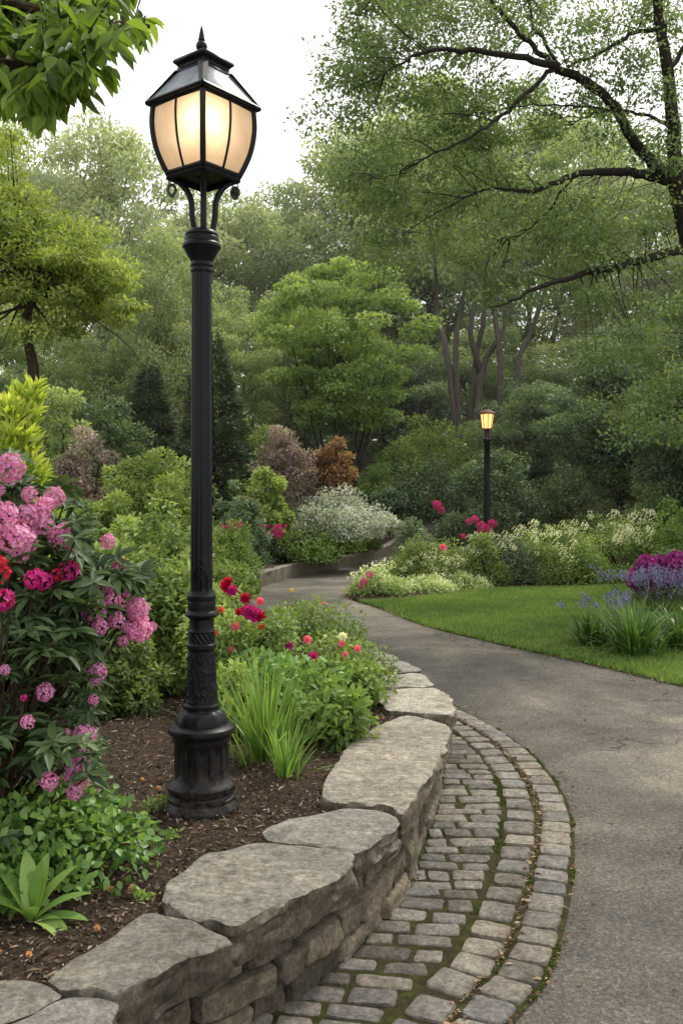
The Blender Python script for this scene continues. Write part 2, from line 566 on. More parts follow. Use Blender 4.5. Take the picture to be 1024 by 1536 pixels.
def tree_meshes(seed, h, crown_r, crown_base, trunk_r, mat, bark, clumps=90, per=260, leaf=.13, clump_r=.8, stems=1,
                lean=0.0, flat=.55, aspect=1.0, top_shape=.9, width=.55, spread=.25, gap=.0):
    """(trunk mesh, crown mesh): limbs reach the clumps of leaves they carry"""
    g = np.random.default_rng(seed)
    rz = (h - crown_base) / 2
    cz = crown_base + rz
    C = []
    tries = 0
    while len(C) < clumps and tries < clumps * 60:
        tries += 1
        d = g.normal(size=3); d /= np.linalg.norm(d)
        r = g.random() ** .38 * .93
        p = d * r
        # rounded but uneven outline
        lob = 1 + .16 * math.sin(3 * math.atan2(d[1], d[0]) + seed) + .13 * math.sin(5 * d[2] + seed * 2)
        x, y, z = p[0] * crown_r * lob, p[1] * crown_r * lob * aspect, p[2] * rz
        if z < 0: x *= 1 - .35 * (-z / rz); y *= 1 - .35 * (-z / rz)
        else:
            q = 1 - top_shape * .45 * (z / rz) ** 1.5; x *= q; y *= q
        q = np.array([x, y, cz + z])
        if gap and wob(q[None], .9 / max(clump_r, .2), seed)[0] > 1 - gap: continue
        C.append(q)
    C = np.array(C)
    rad = clump_r * (0.6 + .7 * g.random(len(C)))
    pos, ax, nr, tone = clump_leaves(C, rad, per, seed + 1, flat)
    # light from the sky: clumps nearer the top are a touch lighter
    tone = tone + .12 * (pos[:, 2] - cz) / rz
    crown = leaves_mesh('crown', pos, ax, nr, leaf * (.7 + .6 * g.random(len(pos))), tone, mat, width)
    mb = MB()
    tops = []
    for s in range(stems):
        a = 2 * PI * s / stems + seed
        sp = (spread * crown_r) if stems > 1 else lean
        base = Vector((math.cos(a) * trunk_r * .9, math.sin(a) * trunk_r * .9, -.1)) if stems > 1 else Vector((0, 0, -.1))
        top = Vector((math.cos(a) * sp * (1 + .6 * g.random()), math.sin(a) * sp, crown_base + rz * (1.15 + .4 * g.random())))
        pts = bez(base, base.lerp(top, .5) + Vector((g.normal() * .12, g.normal() * .12, .2)) * crown_r * .3, top, 9)
        for i in range(2, 8): pts[i] = pts[i] + Vector((g.normal(), g.normal(), 0)) * trunk_r * .35
        rr = trunk_r / (1 if stems == 1 else stems ** .45)
        rad_ = [rr * (1.35 if i == 0 else 1 - .85 * (i / 8) ** 1.1) for i in range(9)]
        mb.tube(pts, rad_, 8)
        tops.append((pts, rad_))
    for c in C[::2]:
        c = Vector(c)
        pts, rr = min(tops, key=lambda q: (Vector((q[0][6].x, q[0][6].y, 0)) - Vector((c.x, c.y, 0))).length)
        k = 0
        hz = math.hypot(c.x - pts[4].x, c.y - pts[4].y)
        for i in range(3, 8):
            if pts[i].z < c.z - hz * .45: k = i
        k = max(k, 3)
        a = pts[k]
        mid = a.lerp(c, .5) + Vector((0, 0, -.12 * (c - a).length)) + Vector((g.normal(), g.normal(), g.normal())) * .05 * (c - a).length
        r0 = min(rr[k] * .5, .012 * (c - a).length + .01)
        mb.tube(bez(a, mid, c, 6), [r0, r0 * .8, r0 * .6, r0 * .45, r0 * .3, r0 * .12], 5, cap=False)
    return mb.mesh('trunk', bark, True), crown


def place(name, label, cat, meshes, loc, rz=0.0, sc=(1, 1, 1), group=None, names=('trunk', 'crown')):
    t = thing(name, label, cat, loc, rz, group)
    t.scale = sc
    for me, nm in zip(meshes, names):
        link(bpy.data.objects.new(nm, me), t)
    return t


def shrub_meshes(seed, rx, ry, h, n, leaf, mat, lobes=26, lobe_r=.3, width=.5, stems=5, tmpl=T_QUAD, flat=.8, base=.0, droop=.15, stemmat=None, spiky=0.0):
    g = np.random.default_rng(seed)
    K = lobes
    d = unit(g.normal(size=(K, 3)))
    d[:, 2] = np.abs(d[:, 2]) * 1.0 - .12
    rr = .55 + .42 * g.random(K)
    C = np.column_stack((d[:, 0] * rx * rr, d[:, 1] * ry * rr, base + np.maximum(d[:, 2], 0.02) * (h - base) * rr * .92 + .06 * h))
    rad = lobe_r * min(rx, ry, h) * (.7 + .7 * g.random(K)) * 1.3
    per = np.maximum((n * rad ** 2 / (rad ** 2).sum()), 8).astype(int)
    pos, ax, nr, tone = clump_leaves(C, rad, per, seed + 3, flat, droop=droop)
    if spiky:
        ax = unit(ax + np.array([0, 0, spiky]))
    keep = pos[:, 2] > .01
    pos, ax, nr, tone = pos[keep], ax[keep], nr[keep], tone[keep]
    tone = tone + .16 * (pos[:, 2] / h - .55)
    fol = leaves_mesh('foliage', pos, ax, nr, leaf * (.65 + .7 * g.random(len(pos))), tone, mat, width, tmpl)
    mb = MB()
    for i in range(stems):
        c = Vector(C[i % K]); b = Vector((g.normal() * rx * .08, g.normal() * ry * .08, -.03))
        m = b.lerp(c, .5) + Vector((0, 0, .12 * h))
        r0 = .012 + .012 * h
        mb.tube(bez(b, m, c, 6), [r0, r0 * .85, r0 * .7, r0 * .5, r0 * .35, r0 * .15], 5)
    return mb.mesh('stem', stemmat or BARK_BROWN), fol, C, rad


# ---------------------------------------------------------------- flowers (meshes shared by copies)
def ball_flower(seed, r, nfl, mat, petal=.5, squash=1.0, five=True):
    """truss: a ball of small five-petalled flowers"""
    g = np.random.default_rng(seed)
    P, A, Nn, T = [], [], [], []
    for i in range(nfl):
        z = 1 - 1.75 * (i + .5) / nfl
        t = i * 2.39996 + g.normal() * .15
        q = math.sqrt(max(0, 1 - z * z))
        d = Vector((q * math.cos(t), q * math.sin(t), z * squash))
        c = d * r * (.78 + .3 * g.random())
        a = d.orthogonal().normalized(); b = d.cross(a)
        tn = .35 + .45 * g.random()
        for k in range(5):
            w = 2 * PI * k / 5 + g.random() * .3
            ax = (a * math.cos(w) + b * math.sin(w)) + d * .55
            P.append(c); A.append(ax); Nn.append(d); T.append(tn + g.normal() * .12)
    P = np.array([tuple(p) for p in P]); A = np.array([tuple(p) for p in A]); Nn = np.array([tuple(p) for p in Nn])
    return leaves_mesh('flower', P, A, Nn, r * petal * (.8 + .4 * g.random(len(P))), np.array(T), mat, .75)


def rose_flower(seed, r, mat):
    g = np.random.default_rng(seed)
    P, A, Nn, T = [], [], [], []
    for ring, (n, tilt, s) in enumerate(((7, .15, 1.0), (6, .6, .85), (5, 1.3, .62), (4, 2.6, .4))):
        for k in range(n):
            w = 2 * PI * k / n + ring * .5
            ax = Vector((math.cos(w), math.sin(w), tilt))
            P.append((0.02 * r * math.cos(w), .02 * r * math.sin(w), r * .1 * ring)); A.append(tuple(ax))
            Nn.append((-math.cos(w) * tilt, -math.sin(w) * tilt, 1)); T.append(.35 + .12 * ring + g.normal() * .12)
    return leaves_mesh('flower', np.array(P), np.array(A), np.array(Nn), r * np.ones(len(P)), np.array(T), mat, .9)


TRUSS = [ball_flower(1, .047, 85, P_PINK, .30), ball_flower(2, .045, 75, P_PINK, .32, 1.15), ball_flower(3, .049, 95, P_PINKPALE, .30), ball_flower(4, .040, 60, P_PINK, .32, .8)]
TRUSS_MAG = [ball_flower(5, .033, 22, P_MAGENTA, .6, .7), ball_flower(6, .028, 18, P_CRIMSON, .6, .7)]
ROSES = {'rose': rose_flower(1, .034, P_ROSE), 'magenta': rose_flower(2, .04, P_MAGENTA), 'coral': rose_flower(3, .032, P_CORAL),
         'white': rose_flower(4, .032, P_WHITE), 'crimson': rose_flower(5, .042, P_CRIMSON), 'yellow': rose_flower(6, .028, P_YELLOW), 'blue': rose_flower(8, .03, P_BLUE), 'peach': rose_flower(11, .03, P_PEACH)}


def flower(parent, me, wloc, scale=1.0, face=None, name='flower', label=None):
    """a blossom as a part of its plant, given in world position"""
    o = bpy.data.objects.new(name, me)
    link(o, parent)
    o.location = Vector(wloc) - parent.location
    v = Vector(face) if face is not None else Vector((random.uniform(-.4, .4), -.7, .7))
    q = v.normalized().to_track_quat('Z', 'Y')
    o.rotation_mode = 'QUATERNION'; o.rotation_quaternion = q
    s = scale * random.uniform(.85, 1.2)
    o.scale = (s, s, s)
    return o


# ================================================================= SETTING
def sstep(a, b, x):
    t = np.clip((x - a) / (b - a), 0, 1)
    return t * t * (3 - 2 * t)


def hill(X, Y):
    """height of the open ground: level by the path, then a wooded slope"""
    X = np.asarray(X, float); Y = np.asarray(Y, float)
    u = np.clip(Y - 20.5, 0, 60)
    z = .1 * u * sstep(0, 6, u)
    return z + .0


def grid_sheet(name, x0, x1, y0, y1, nx, ny, zf, mat):
    xs = np.linspace(x0, x1, nx); ys = np.linspace(y0, y1, ny)
    X, Y = np.meshgrid(xs, ys)
    Z = zf(X, Y)
    V = np.column_stack((X.ravel(), Y.ravel(), Z.ravel()))
    i = np.arange((ny - 1) * (nx - 1)); r = i // (nx - 1); c = i % (nx - 1)
    a = r * nx + c
    idx = np.column_stack((a, a + 1, a + nx + 1, a + nx))
    me = mesh_np(name, V, np.full(len(a), 4), idx, mat, smooth=True)
    return link(bpy.data.objects.new(name, me))


tag(grid_sheet('ground', -160, 160, -12, 300, 161, 157, lambda X, Y: hill(X, Y) - .05 + .12 * np.sin(X * .3) * sstep(24, 34, Y), FOREST), kind='structure')

PL = [(-3, -3), (-1.6, 1.0), (-.9, 2.4), (-.1, 3.3), (.35, 4.5), (.55, 5.5), (.6, 6.6), (.5, 7.6), (.28, 8.6), (-.1, 9.8), (-.6, 11.3), (-1.15, 13), (-1.5, 15),
      (-1.6, 16.6), (-1.44, 17.6), (-.85, 20.4), (.62, 22.7), (2.0, 26), (2.5, 30), (3.0, 36)]
PR = [(14, -3), (14, 1), (12, 2.2), (9.5, 3.6), (7.4, 4.9), (5.8, 6.0), (4.6, 7.1), (3.7, 7.9), (3.09, 8.45), (2.6, 9.4), (1.9, 10.65), (1.12, 12.25), (.63, 14),
      (.14, 15.4), (.12, 16.5), (.35, 18.2), (1.3, 20.6), (2.7, 24), (3.6, 29), (4.2, 36)]


def strip(name, A, B, n, m, mat, zf, z0=0.0):
    a = catmull([(*p, 0) for p in A], n); b = catmull([(*p, 0) for p in B], n)
    V = []
    for i in range(n):
        for j in range(m):
            p = a[i].lerp(b[i], j / (m - 1))
            V.append((p.x, p.y, float(zf(p.x, p.y)) + z0))
    fs = [(i * m + j, i * m + j + 1, (i + 1) * m + j + 1, (i + 1) * m + j) for i in range(n - 1) for j in range(m - 1)]
    mb = MB(); mb.add(V, fs)
    return mb.obj(name, mat, None, True, None), a, b


path, pl, pr = strip('path', PL, PR, 160, 12, ASPH, hill, 0.0)
tag(path, kind='structure')
path_r = [(p.x, p.y) for p in pr]
path_l = [(p.x, p.y) for p in pl]

# lawn to the right of the path
lawn_front = [Vector((x, y, 0)) for x, y in path_r if y > 1 and y < 15.0]
lawn_back = []
nb = len(lawn_front)
bk = catmull([(18, 1, 0), (17, 10, 0), (12, 17.6, 0), (6.5, 17.8, 0), (4.5, 17.3, 0), (2.69, 16.9, 0), (1.5, 15.7, 0), (.75, 15.1, 0), (.3, 15.0, 0)], nb)
V = []; m = 14
for i in range(nb):
    for j in range(m):
        p = lawn_front[i].lerp(bk[i], j / (m - 1))
        V.append((p.x + (0.02 * math.sin(i * 1.7) if j == 0 else 0), p.y, .004 + .035 * min(1, j / 1.5)))
mb = MB(); mb.add(V, [(i * m + j, i * m + j + 1, (i + 1) * m + j + 1, (i + 1) * m + j) for i in range(nb - 1) for j in range(m - 1)])
tag(mb.obj('lawn', TURF, None, True, None), kind='structure')
lawn_poly = np.array([(p.x, p.y) for p in lawn_front] + [(p.x, p.y) for p in bk[::-1]])


def inside(poly, P):
    x, y = P[:, 0], P[:, 1]
    res = np.zeros(len(P), bool)
    j = len(poly) - 1
    for i in range(len(poly)):
        xi, yi = poly[i]; xj, yj = poly[j]
        c = ((yi > y) != (yj > y)) & (x < (xj - xi) * (y - yi) / (yj - yi + 1e-12) + xi)
        res ^= c
        j = i
    return res


def grass_blades(name, poly, n, x0, x1, y0, y1, hh, ww, mat, zb=.03, label=None):
    g = np.random.default_rng(5)
    P = np.column_stack((g.uniform(x0, x1, n), g.uniform(y0, y1, n)))
    # denser nearer the eye
    P[:, 1] = y0 + (y1 - y0) * ((P[:, 1] - y0) / (y1 - y0)) ** 1.25
    P = P[inside(poly, P)]
    P = P + g.normal(size=P.shape) * (.012 + .03 * (wob(np.column_stack((P, P[:, :1])), 4, 6) > .2))[:, None]
    n = len(P)
    a = g.uniform(0, 2 * PI, n)
    P3 = np.column_stack((P, np.full(n, zb - .015)))
    patch = wob(P3, 1.6, 3) * .5 + wob(P3, 5, 1) * .35
    h = hh * (.55 + .6 * g.random(n)) * (1 + .25 * patch)
    w = ww * (.7 + .6 * g.random(n))
    lean = g.normal(size=(n, 2)) * .55
    v0 = P3 + np.column_stack((np.cos(a) * w, np.sin(a) * w, np.zeros(n)))
    v1 = P3 - np.column_stack((np.cos(a) * w, np.sin(a) * w, np.zeros(n)))
    v2 = P3 + np.column_stack((lean[:, 0] * h, lean[:, 1] * h, h))
    V = np.stack((v0, v1, v2), 1).reshape(-1, 3)
    big = wob(P3, .7, 8)
    tone = np.repeat(np.clip(.48 + .4 * patch + .28 * big + g.normal(size=n) * .27, 0, 1), 3)
    me = mesh_np(name, V, np.full(n, 3), np.arange(3 * n), mat, tone=tone)
    return tag(link(bpy.data.objects.new(name, me)), label, None, None, 'stuff')


grass_blades('grass', lawn_poly, 420000, .1, 8.5, 6.0, 17.9, .062, .006, L_GRASS)

# mulch bed behind the wall
WALL = [(-2.0, 1.1), (-1.25, 1.85), (-.80, 2.42), (-.50, 2.82), (-.26, 3.06), (-.085, 3.29), (.06, 3.55), (.205, 3.877), (.345, 4.375), (.50, 5.1), (.60, 5.7), (.655, 6.3),
        (.64, 6.9), (.56, 7.5), (.42, 8.1), (.25, 8.6)]
wall_line = catmull([(x, y, 0) for x, y in WALL], 241)
BEDB = [(-2.08, 1.15), (-1.33, 1.95), (-.88, 2.5), (-.56, 2.92), (-.33, 3.2), (-.17, 3.42), (-.08, 3.8), (.06, 4.1), (.2, 4.55), (.35, 5.2), (.42, 5.8), (.46, 6.4), (.43, 6.95), (.36, 7.5),
        (.25, 8.1), (.12, 8.7), (-.25, 9.9), (-.75, 11.4), (-1.3, 13.1), (-1.65, 15), (-1.75, 16.5), (-1.62, 17.5)]
bedb = catmull([(x, y, 0) for x, y in BEDB], 330)


def bedz(x, y, e=10.0):
    """e: distance in from the boundary"""
    top = .36
    if y > 8.0:
        k = min(1, (y - 8.0) / 1.2)
        top = .36 * (1 - k) + k * (.03 + .33 * min(1, e / 1.2))
    return top + .02 * max(0, e - 3.0) * 1.0


m = 120
V = []; F_ = []
for i, b in enumerate(bedb):
    for j in range(m):
        e = 12.5 * (j / (m - 1)) ** 2.0
        x, y = b.x - e, b.y + .0
        z = bedz(x, y, e) + .02 * mnoise.noise(Vector((x * 1.7, y * 1.7, 0))) + .012 * mnoise.noise(Vector((x * 9, y * 9, 3)))
        V.append((x, y, z))
for i in range(len(bedb) - 1):
    for j in range(m - 1):
        F_.append((i * m + j, (i + 1) * m + j, (i + 1) * m + j + 1, i * m + j + 1))
mb = MB(); mb.add(V, F_)
tag(mb.obj('mulch_bed', SOIL, None, True, None), kind='structure')

# bark chips, needles and small debris on the bed
g = np.random.default_rng(8)
n = 60000
bx = np.array([p.x for p in bedb]); by = np.array([p.y for p in bedb])
Y = 2.0 + 6.5 * g.random(n) ** 1.5
Xb = np.interp(Y, by, bx)
X = Xb - .02 - 3.4 * g.random(n) ** 1.2
Z = np.full(n, .362) + .02 * np.array([mnoise.noise(Vector((a * 1.7, b * 1.7, 0))) for a, b in zip(X, Y)]) + .012 * np.array([mnoise.noise(Vector((a * 9, b * 9, 3))) for a, b in zip(X, Y)])
Z += g.random(n) * .006
ax = g.normal(size=(n, 3)); ax[:, 2] *= .3
nr = np.column_stack((g.normal(size=(n, 2)) * .45, np.ones(n)))
CHIP = leafmat('bark_chip', (.035, .023, .015), (.095, .066, .045), (.32, .25, .18), .0, .9, .1)
me = leaves_mesh('bark_chips', np.column_stack((X, Y, Z)), ax, nr, .012 + .022 * g.random(n) ** 2, np.clip(g.random(n) ** 2.0, 0, 1), CHIP, .35)
tag(link(bpy.data.objects.new('bark_chips', me)), kind='stuff')
n = 2600
Y = 2.0 + 5.5 * g.random(n) ** 1.3; X = np.interp(Y, by, bx) - .03 - 3.0 * g.random(n) ** 1.2
STRAW = leafmat('dry_straw', (.16, .11, .06), (.27, .2, .12), (.45, .36, .24), .1, .9, .1)
ax = g.normal(size=(n, 3)); ax[:, 2] *= .15
me = leaves_mesh('dry_leaf_litter', np.column_stack((X, Y, np.full(n, .378) + .015 * np.array([mnoise.noise(Vector((a * 1.7, b * 1.7, 0))) for a, b in zip(X, Y)]))), ax,
                 np.column_stack((g.normal(size=(n, 2)) * .3, np.ones(n))), .012 + .05 * g.random(n) ** 3, g.random(n), STRAW, .16)
tag(link(bpy.data.objects.new('dry_leaf_litter', me)), kind='stuff')


# ---------------------------------------------------------------- stones
def round_slab(outline, zt, th, seed, step=.022, rough=.012, rings=16, mat=None, tilt=(0, 0), parent=None, name='capstone', bev=.014, tone=.5):
    """a flagstone with hewn, chipped sides"""
    pts = [Vector((p[0], p[1], 0)) for p in outline]
    # smooth corners a little, resample evenly
    n0 = len(pts)
    dense = []
    for i in range(n0):
        a, b, c = pts[i - 1], pts[i], pts[(i + 1) % n0]
        p, q = b.lerp(a, .22), b.lerp(c, .22)
        dense += [p, (p + 2 * b + q) / 4, q]
    per = sum((dense[i] - dense[i - 1]).length for i in range(len(dense)))
    n = max(40, int(per / step))
    L = [0]
    for i in range(1, len(dense) + 1):
        L.append(L[-1] + (dense[i % len(dense)] - dense[i - 1]).length)
    out = []
    k = 0
    for i in range(n):
        s = L[-1] * i / n
        while L[k + 1] < s: k += 1
        t = (s - L[k]) / (L[k + 1] - L[k] + 1e-9)
        out.append(dense[k].lerp(dense[(k + 1) % len(dense)], t))
    c = sum(out, Vector()) / n
    V = [(c.x, c.y, zt)]
    so = seed * 13.7
    def topz(p):
        q = Vector((p.x * 3 + so, p.y * 3, so))
        lay = mnoise.noise(Vector((p.x * 5 + so, p.y * 16, 1))) * .005
        return zt + mnoise.noise(q) * .010 + lay + mnoise.noise(Vector((p.x * 14, p.y * 14, so))) * .003 + tilt[0] * (p.x - c.x) + tilt[1] * (p.y - c.y)
    V[0] = (c.x, c.y, topz(c))
    edge = []
    for i, p in enumerate(out):
        d = (p - c).normalized()
        w = mnoise.noise(Vector((p.x * 5 + so, p.y * 5, 7))) * rough * 1.3 + mnoise.noise(Vector((p.x * 19 + so, p.y * 19, 9))) * rough * .7
        edge.append((p + d * w, d))
    prof = [(.985, 0)] 
    for r in range(1, rings + 1):
        s = (r / rings) ** .8
        for e, d in edge:
            p = c.lerp(e - d * bev, s)
            z = topz(p)
            if r == rings: z -= .002
            V.append((p.x, p.y, z))
    rows = 9
    for r in range(1, rows + 1):
        t = r / rows
        for i, (e, d) in enumerate(edge):
            z0 = topz(e)
            z = z0 - bev * .6 - (th - bev * .6) * (t ** 1.1) if r > 1 else z0 - bev * .7
            q = Vector((e.x * 8 + so, e.y * 8, z * 16))
            cell = mnoise.noise(q) * rough * 1.5 + mnoise.noise(q * 2.7) * rough * .9
            cell += mnoise.noise(Vector((e.x * 3 + so, e.y * 3, z * 34))) * rough * 1.3
            vc_ = mnoise.cell(Vector((e.x * 13 + so, e.y * 13, z * 22))); cell += (vc_ - .5) * rough * .4
            off = cell - (.35 * th * max(0, t - .75) * 1.2)
            p = e + d * off
            V.append((p.x, p.y, z))
    V.append((c.x, c.y, zt - th))
    Fc = [(0, 1 + i, 1 + (i + 1) % n) for i in range(n)]
    tot = rings + rows
    for r in range(tot - 1):
        for i in range(n):
            a = 1 + r * n + i; b = 1 + r * n + (i + 1) % n
            Fc.append((a, a + n, b + n, b))
    last = len(V) - 1
    s = 1 + (tot - 1) * n
    Fc += [(last, s + (i + 1) % n, s + i) for i in range(n)]
    # keep local coordinates small: move to own origin
    V = [(x - c.x, y - c.y, z) for x, y, z in V]
    mb = MB(); mb.add(V, Fc, tone)
    o = mb.obj(name, mat, parent, True, 38)
    o.location = (c.x, c.y, 0)
    bm = bmesh.new(); bm.from_mesh(o.data); bmesh.ops.recalc_face_normals(bm, faces=bm.faces); bm.to_mesh(o.data); bm.free()
    return o


wall = thing('stone_wall', 'low curved dry stone retaining wall capped with broad flat slabs beside the cobbles', 'wall')
ZC = .40
caps = [
    ([(-90, 1490), (0, 1464), (62, 1466), (101, 1486), (60, 1507), (0, 1530), (-100, 1570)], S_CAP, .45, .12),
    ([(103, 1489), (168, 1494), (175, 1506), (160, 1560), (80, 1660), (-60, 1700), (-90, 1580), (0, 1534)], S_CAP, .55, .13),
    ([(63, 1466), (219, 1362), (281, 1378), (338, 1401), (346, 1414), (273, 1440), (211, 1472), (176, 1494), (129, 1485), (104, 1483)], S_CAP, .35, .135),
    ([(243, 1323), (312, 1280), (392, 1262), (460, 1266), (527, 1275), (533, 1296), (476, 1328), (410, 1362), (348, 1395), (300, 1380), (253, 1367), (249, 1350)], S_CAP, .5, .13),
    ([(396, 1246), (431, 1229), (527, 1211), (579, 1215), (601, 1229), (593, 1242), (568, 1259), (534, 1278), (471, 1268), (403, 1260)], S_CAP, .55, .12),
    ([(479, 1203), (489, 1168), (522, 1113), (583, 1076), (610, 1067), (674, 1082), (678, 1092), (664, 1128), (644, 1163), (613, 1214), (603, 1224), (583, 1211), (530, 1207)], S_CAP, .75, .12),
    ([(563, 1046), (573, 1036), (652, 1029), (669, 1041), (685, 1060), (678, 1069), (612, 1064), (580, 1063)], S_CAPPALE, .75, .10),
    ([(556, 1014), (634, 1007), (652, 1026), (570, 1033)], S_CAPPALE, .55, .10),
    ([(547, 994), (603, 990), (635, 1004), (556, 1011)], S_CAPPALE, .5, .10),
    ([(534, 975), (558, 972), (601, 987), (549, 992)], S_CAPPALE, .6, .10),
]
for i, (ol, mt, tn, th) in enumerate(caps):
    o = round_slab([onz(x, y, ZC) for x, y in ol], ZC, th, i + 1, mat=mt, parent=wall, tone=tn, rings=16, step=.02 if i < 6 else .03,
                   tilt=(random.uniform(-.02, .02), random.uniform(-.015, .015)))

# courses of irregular stones below the slabs
def rock_box(cx, along, outw, L, D, H, zc, seed, nx=12, nz=7):
    """rounded irregular block; only mild displacement so that joints stay shut"""
    V = []; n1, n2, n3 = nx, 6, nz
    so = seed * 7.3
    bm = bmesh.new()
    bmesh.ops.create_grid(bm, x_segments=1, y_segments=1, size=1)
    bm.free()
    pts = {}
    F = []
    def vid(i, j, k):
        key = (i, j, k)
        if key in pts: return pts[key]
        u, v, w = i / n1 * 2 - 1, j / n2 * 2 - 1, k / n3 * 2 - 1
        # superellipsoid-like rounding
        p = 13.0
        s = (abs(u) ** p + abs(v) ** p + abs(w) ** p) ** (1 / p)
        m_ = max(abs(u), abs(v), abs(w))
        k_ = m_ / s if s > 0 else 1
        x, y, z = u * k_ * L / 2, v * k_ * D / 2, w * k_ * H / 2
        # skew the block so courses are not ruled
        z += x * (mnoise.noise(Vector((so, 1, 2))) * .12)
        x += z * mnoise.noise(Vector((so, 5, 2))) * .35
        q = Vector((x * 9 + so, y * 9, z * 12))
        d = mnoise.noise(q) * .02 + mnoise.noise(q * 2.6) * .009 + mnoise.noise(Vector((so, x * 4, z * 40))) * .005
        P = cx + along * x + outw * (y + (d if v > 0 else 0)) + Vector((0, 0, zc + z + d * .3))
        pts[key] = len(V); V.append(P)
        return pts[key]
    def face(fn, a, b):
        for i in range(a):
            for j in range(b):
                F.append((fn(i, j), fn(i + 1, j), fn(i + 1, j + 1), fn(i, j + 1)))
    face(lambda i, k: vid(i, n2, k), n1, n3)
    face(lambda i, k: vid(i, 0, k), n1, n3)
    face(lambda j, k: vid(0, j, k), n2, n3)
    face(lambda j, k: vid(n1, j, k), n2, n3)
    face(lambda i, j: vid(i, j, n3), n1, n2)
    face(lambda i, j: vid(i, j, 0), n1, n2)
    return V, F


def curve_len(line):
    L = [0]
    for i in range(1, len(line)): L.append(L[-1] + (line[i] - line[i - 1]).length)
    return L


WL = curve_len(wall_line)


def on_wall(s):
    s = max(0, min(WL[-1] - 1e-4, s))
    k = int(np.searchsorted(WL, s)) - 1; k = max(k, 0)
    t = (s - WL[k]) / (WL[k + 1] - WL[k])
    p = wall_line[k].lerp(wall_line[k + 1], t)
    k0, k1 = max(0, k - 3), min(len(wall_line) - 1, k + 4)
    d = (wall_line[k1] - wall_line[k0]).normalized()
    return p, d, Vector((d.y, -d.x, 0))


rs = random.Random(5)
cnt = 0


def lay(s, Ls, z0, z1, course):
    """one stone of the wall face between heights z0 and z1"""
    global cnt
    p, d, o_ = on_wall(s + Ls / 2)
    D = .2
    sh = .014 * mnoise.noise(Vector((s * 1.9, 3, 1)))
    zc = (z0 + z1) / 2 + sh
    Vv, Ff = rock_box(p - o_ * (D / 2 + rs.uniform(-.024, .020) + .008 * course), d, o_, Ls - .016, D, z1 - z0 - .007, 0, cnt + 3, nx=max(8, int(Ls / .018)), nz=8)
    mb = MB(); mb.add([v - p for v in Vv], Ff, rs.uniform(.1, 1.0))
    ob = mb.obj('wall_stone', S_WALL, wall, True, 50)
    ob.location = (p.x, p.y, zc)
    bm = bmesh.new(); bm.from_mesh(ob.data); bmesh.ops.recalc_face_normals(bm, faces=bm.faces); bm.to_mesh(ob.data); bm.free()
    cnt += 1


s = .25
while s < WL[-1] - .15:
    if rs.random() < .28:
        Ls = rs.uniform(.2, .34); lay(s, Ls, -.03, .19, 0); s += Ls
    else:
        end = s + rs.uniform(.35, .8); zj = rs.uniform(.07, .12)
        a = s
        while a < end:
            Ls = min(rs.uniform(.16, .36), end - a)
            if end - a - Ls < .08: Ls = end - a
            lay(a, Ls, -.03, zj, 0); a += Ls
        a = s
        while a < end:
            Ls = min(rs.uniform(.14, .38), end - a)
            if end - a - Ls < .08: Ls = end - a
            lay(a, Ls, zj, .19, 1); a += Ls
        s = end
s = .2
while s < WL[-1] - .15:
    Ls = rs.uniform(.15, .36); lay(s, Ls, .19, .285, 2); s += Ls
# dark earth core of the wall
a_ = [on_wall(WL[-1] * i / 120) for i in range(121)]
V = []; Fc = []
for p, d, o_ in a_:
    V += [p - o_ * .05 + Vector((0, 0, -.03)), p - o_ * .06 + Vector((0, 0, .30)), p - o_ * .30 + Vector((0, 0, .30)), p - o_ * .30 + Vector((0, 0, -.03))]
for i in range(120):
    for k in range(4):
        Fc.append((i * 4 + k, i * 4 + (k + 1) % 4, (i + 1) * 4 + (k + 1) % 4, (i + 1) * 4 + k))
Fc += [(0, 1, 2, 3), (483, 482, 481, 480)]
mb = MB(); mb.add(V, Fc); mb.obj('wall_core', SOIL, wall, False)

# ---------------------------------------------------------------- cobbles
CURVE = [(-1.6, 1.0), (-.75, 1.55), (-.1, 2.15), (.27, 2.6), (.556, 3.08), (.72, 3.35), (.866, 3.71), (1.01, 4.15), (1.16, 4.71), (1.255, 5.21), (1.285, 5.75), (1.25, 6.3), (1.17, 6.8),
         (.99, 7.4), (.8, 8.0), (.58, 8.6)]
cob = catmull([(x, y, 0) for x, y in CURVE], 400)
CL = curve_len(cob)
W1, W2 = .158, .158


def on_cob(s):
    s = max(0, min(CL[-1] - 1e-4, s))
    k = max(int(np.searchsorted(CL, s)) - 1, 0)
    t = (s - CL[k]) / (CL[k + 1] - CL[k])
    p = cob[k].lerp(cob[k + 1], t)
    d = (cob[min(k + 6, 399)] - cob[max(k - 6, 0)]).normalized()
    return p, Vector((-d.y, d.x, 0)), d       # inward (left), along


MBs = MB()
rs = random.Random(3)


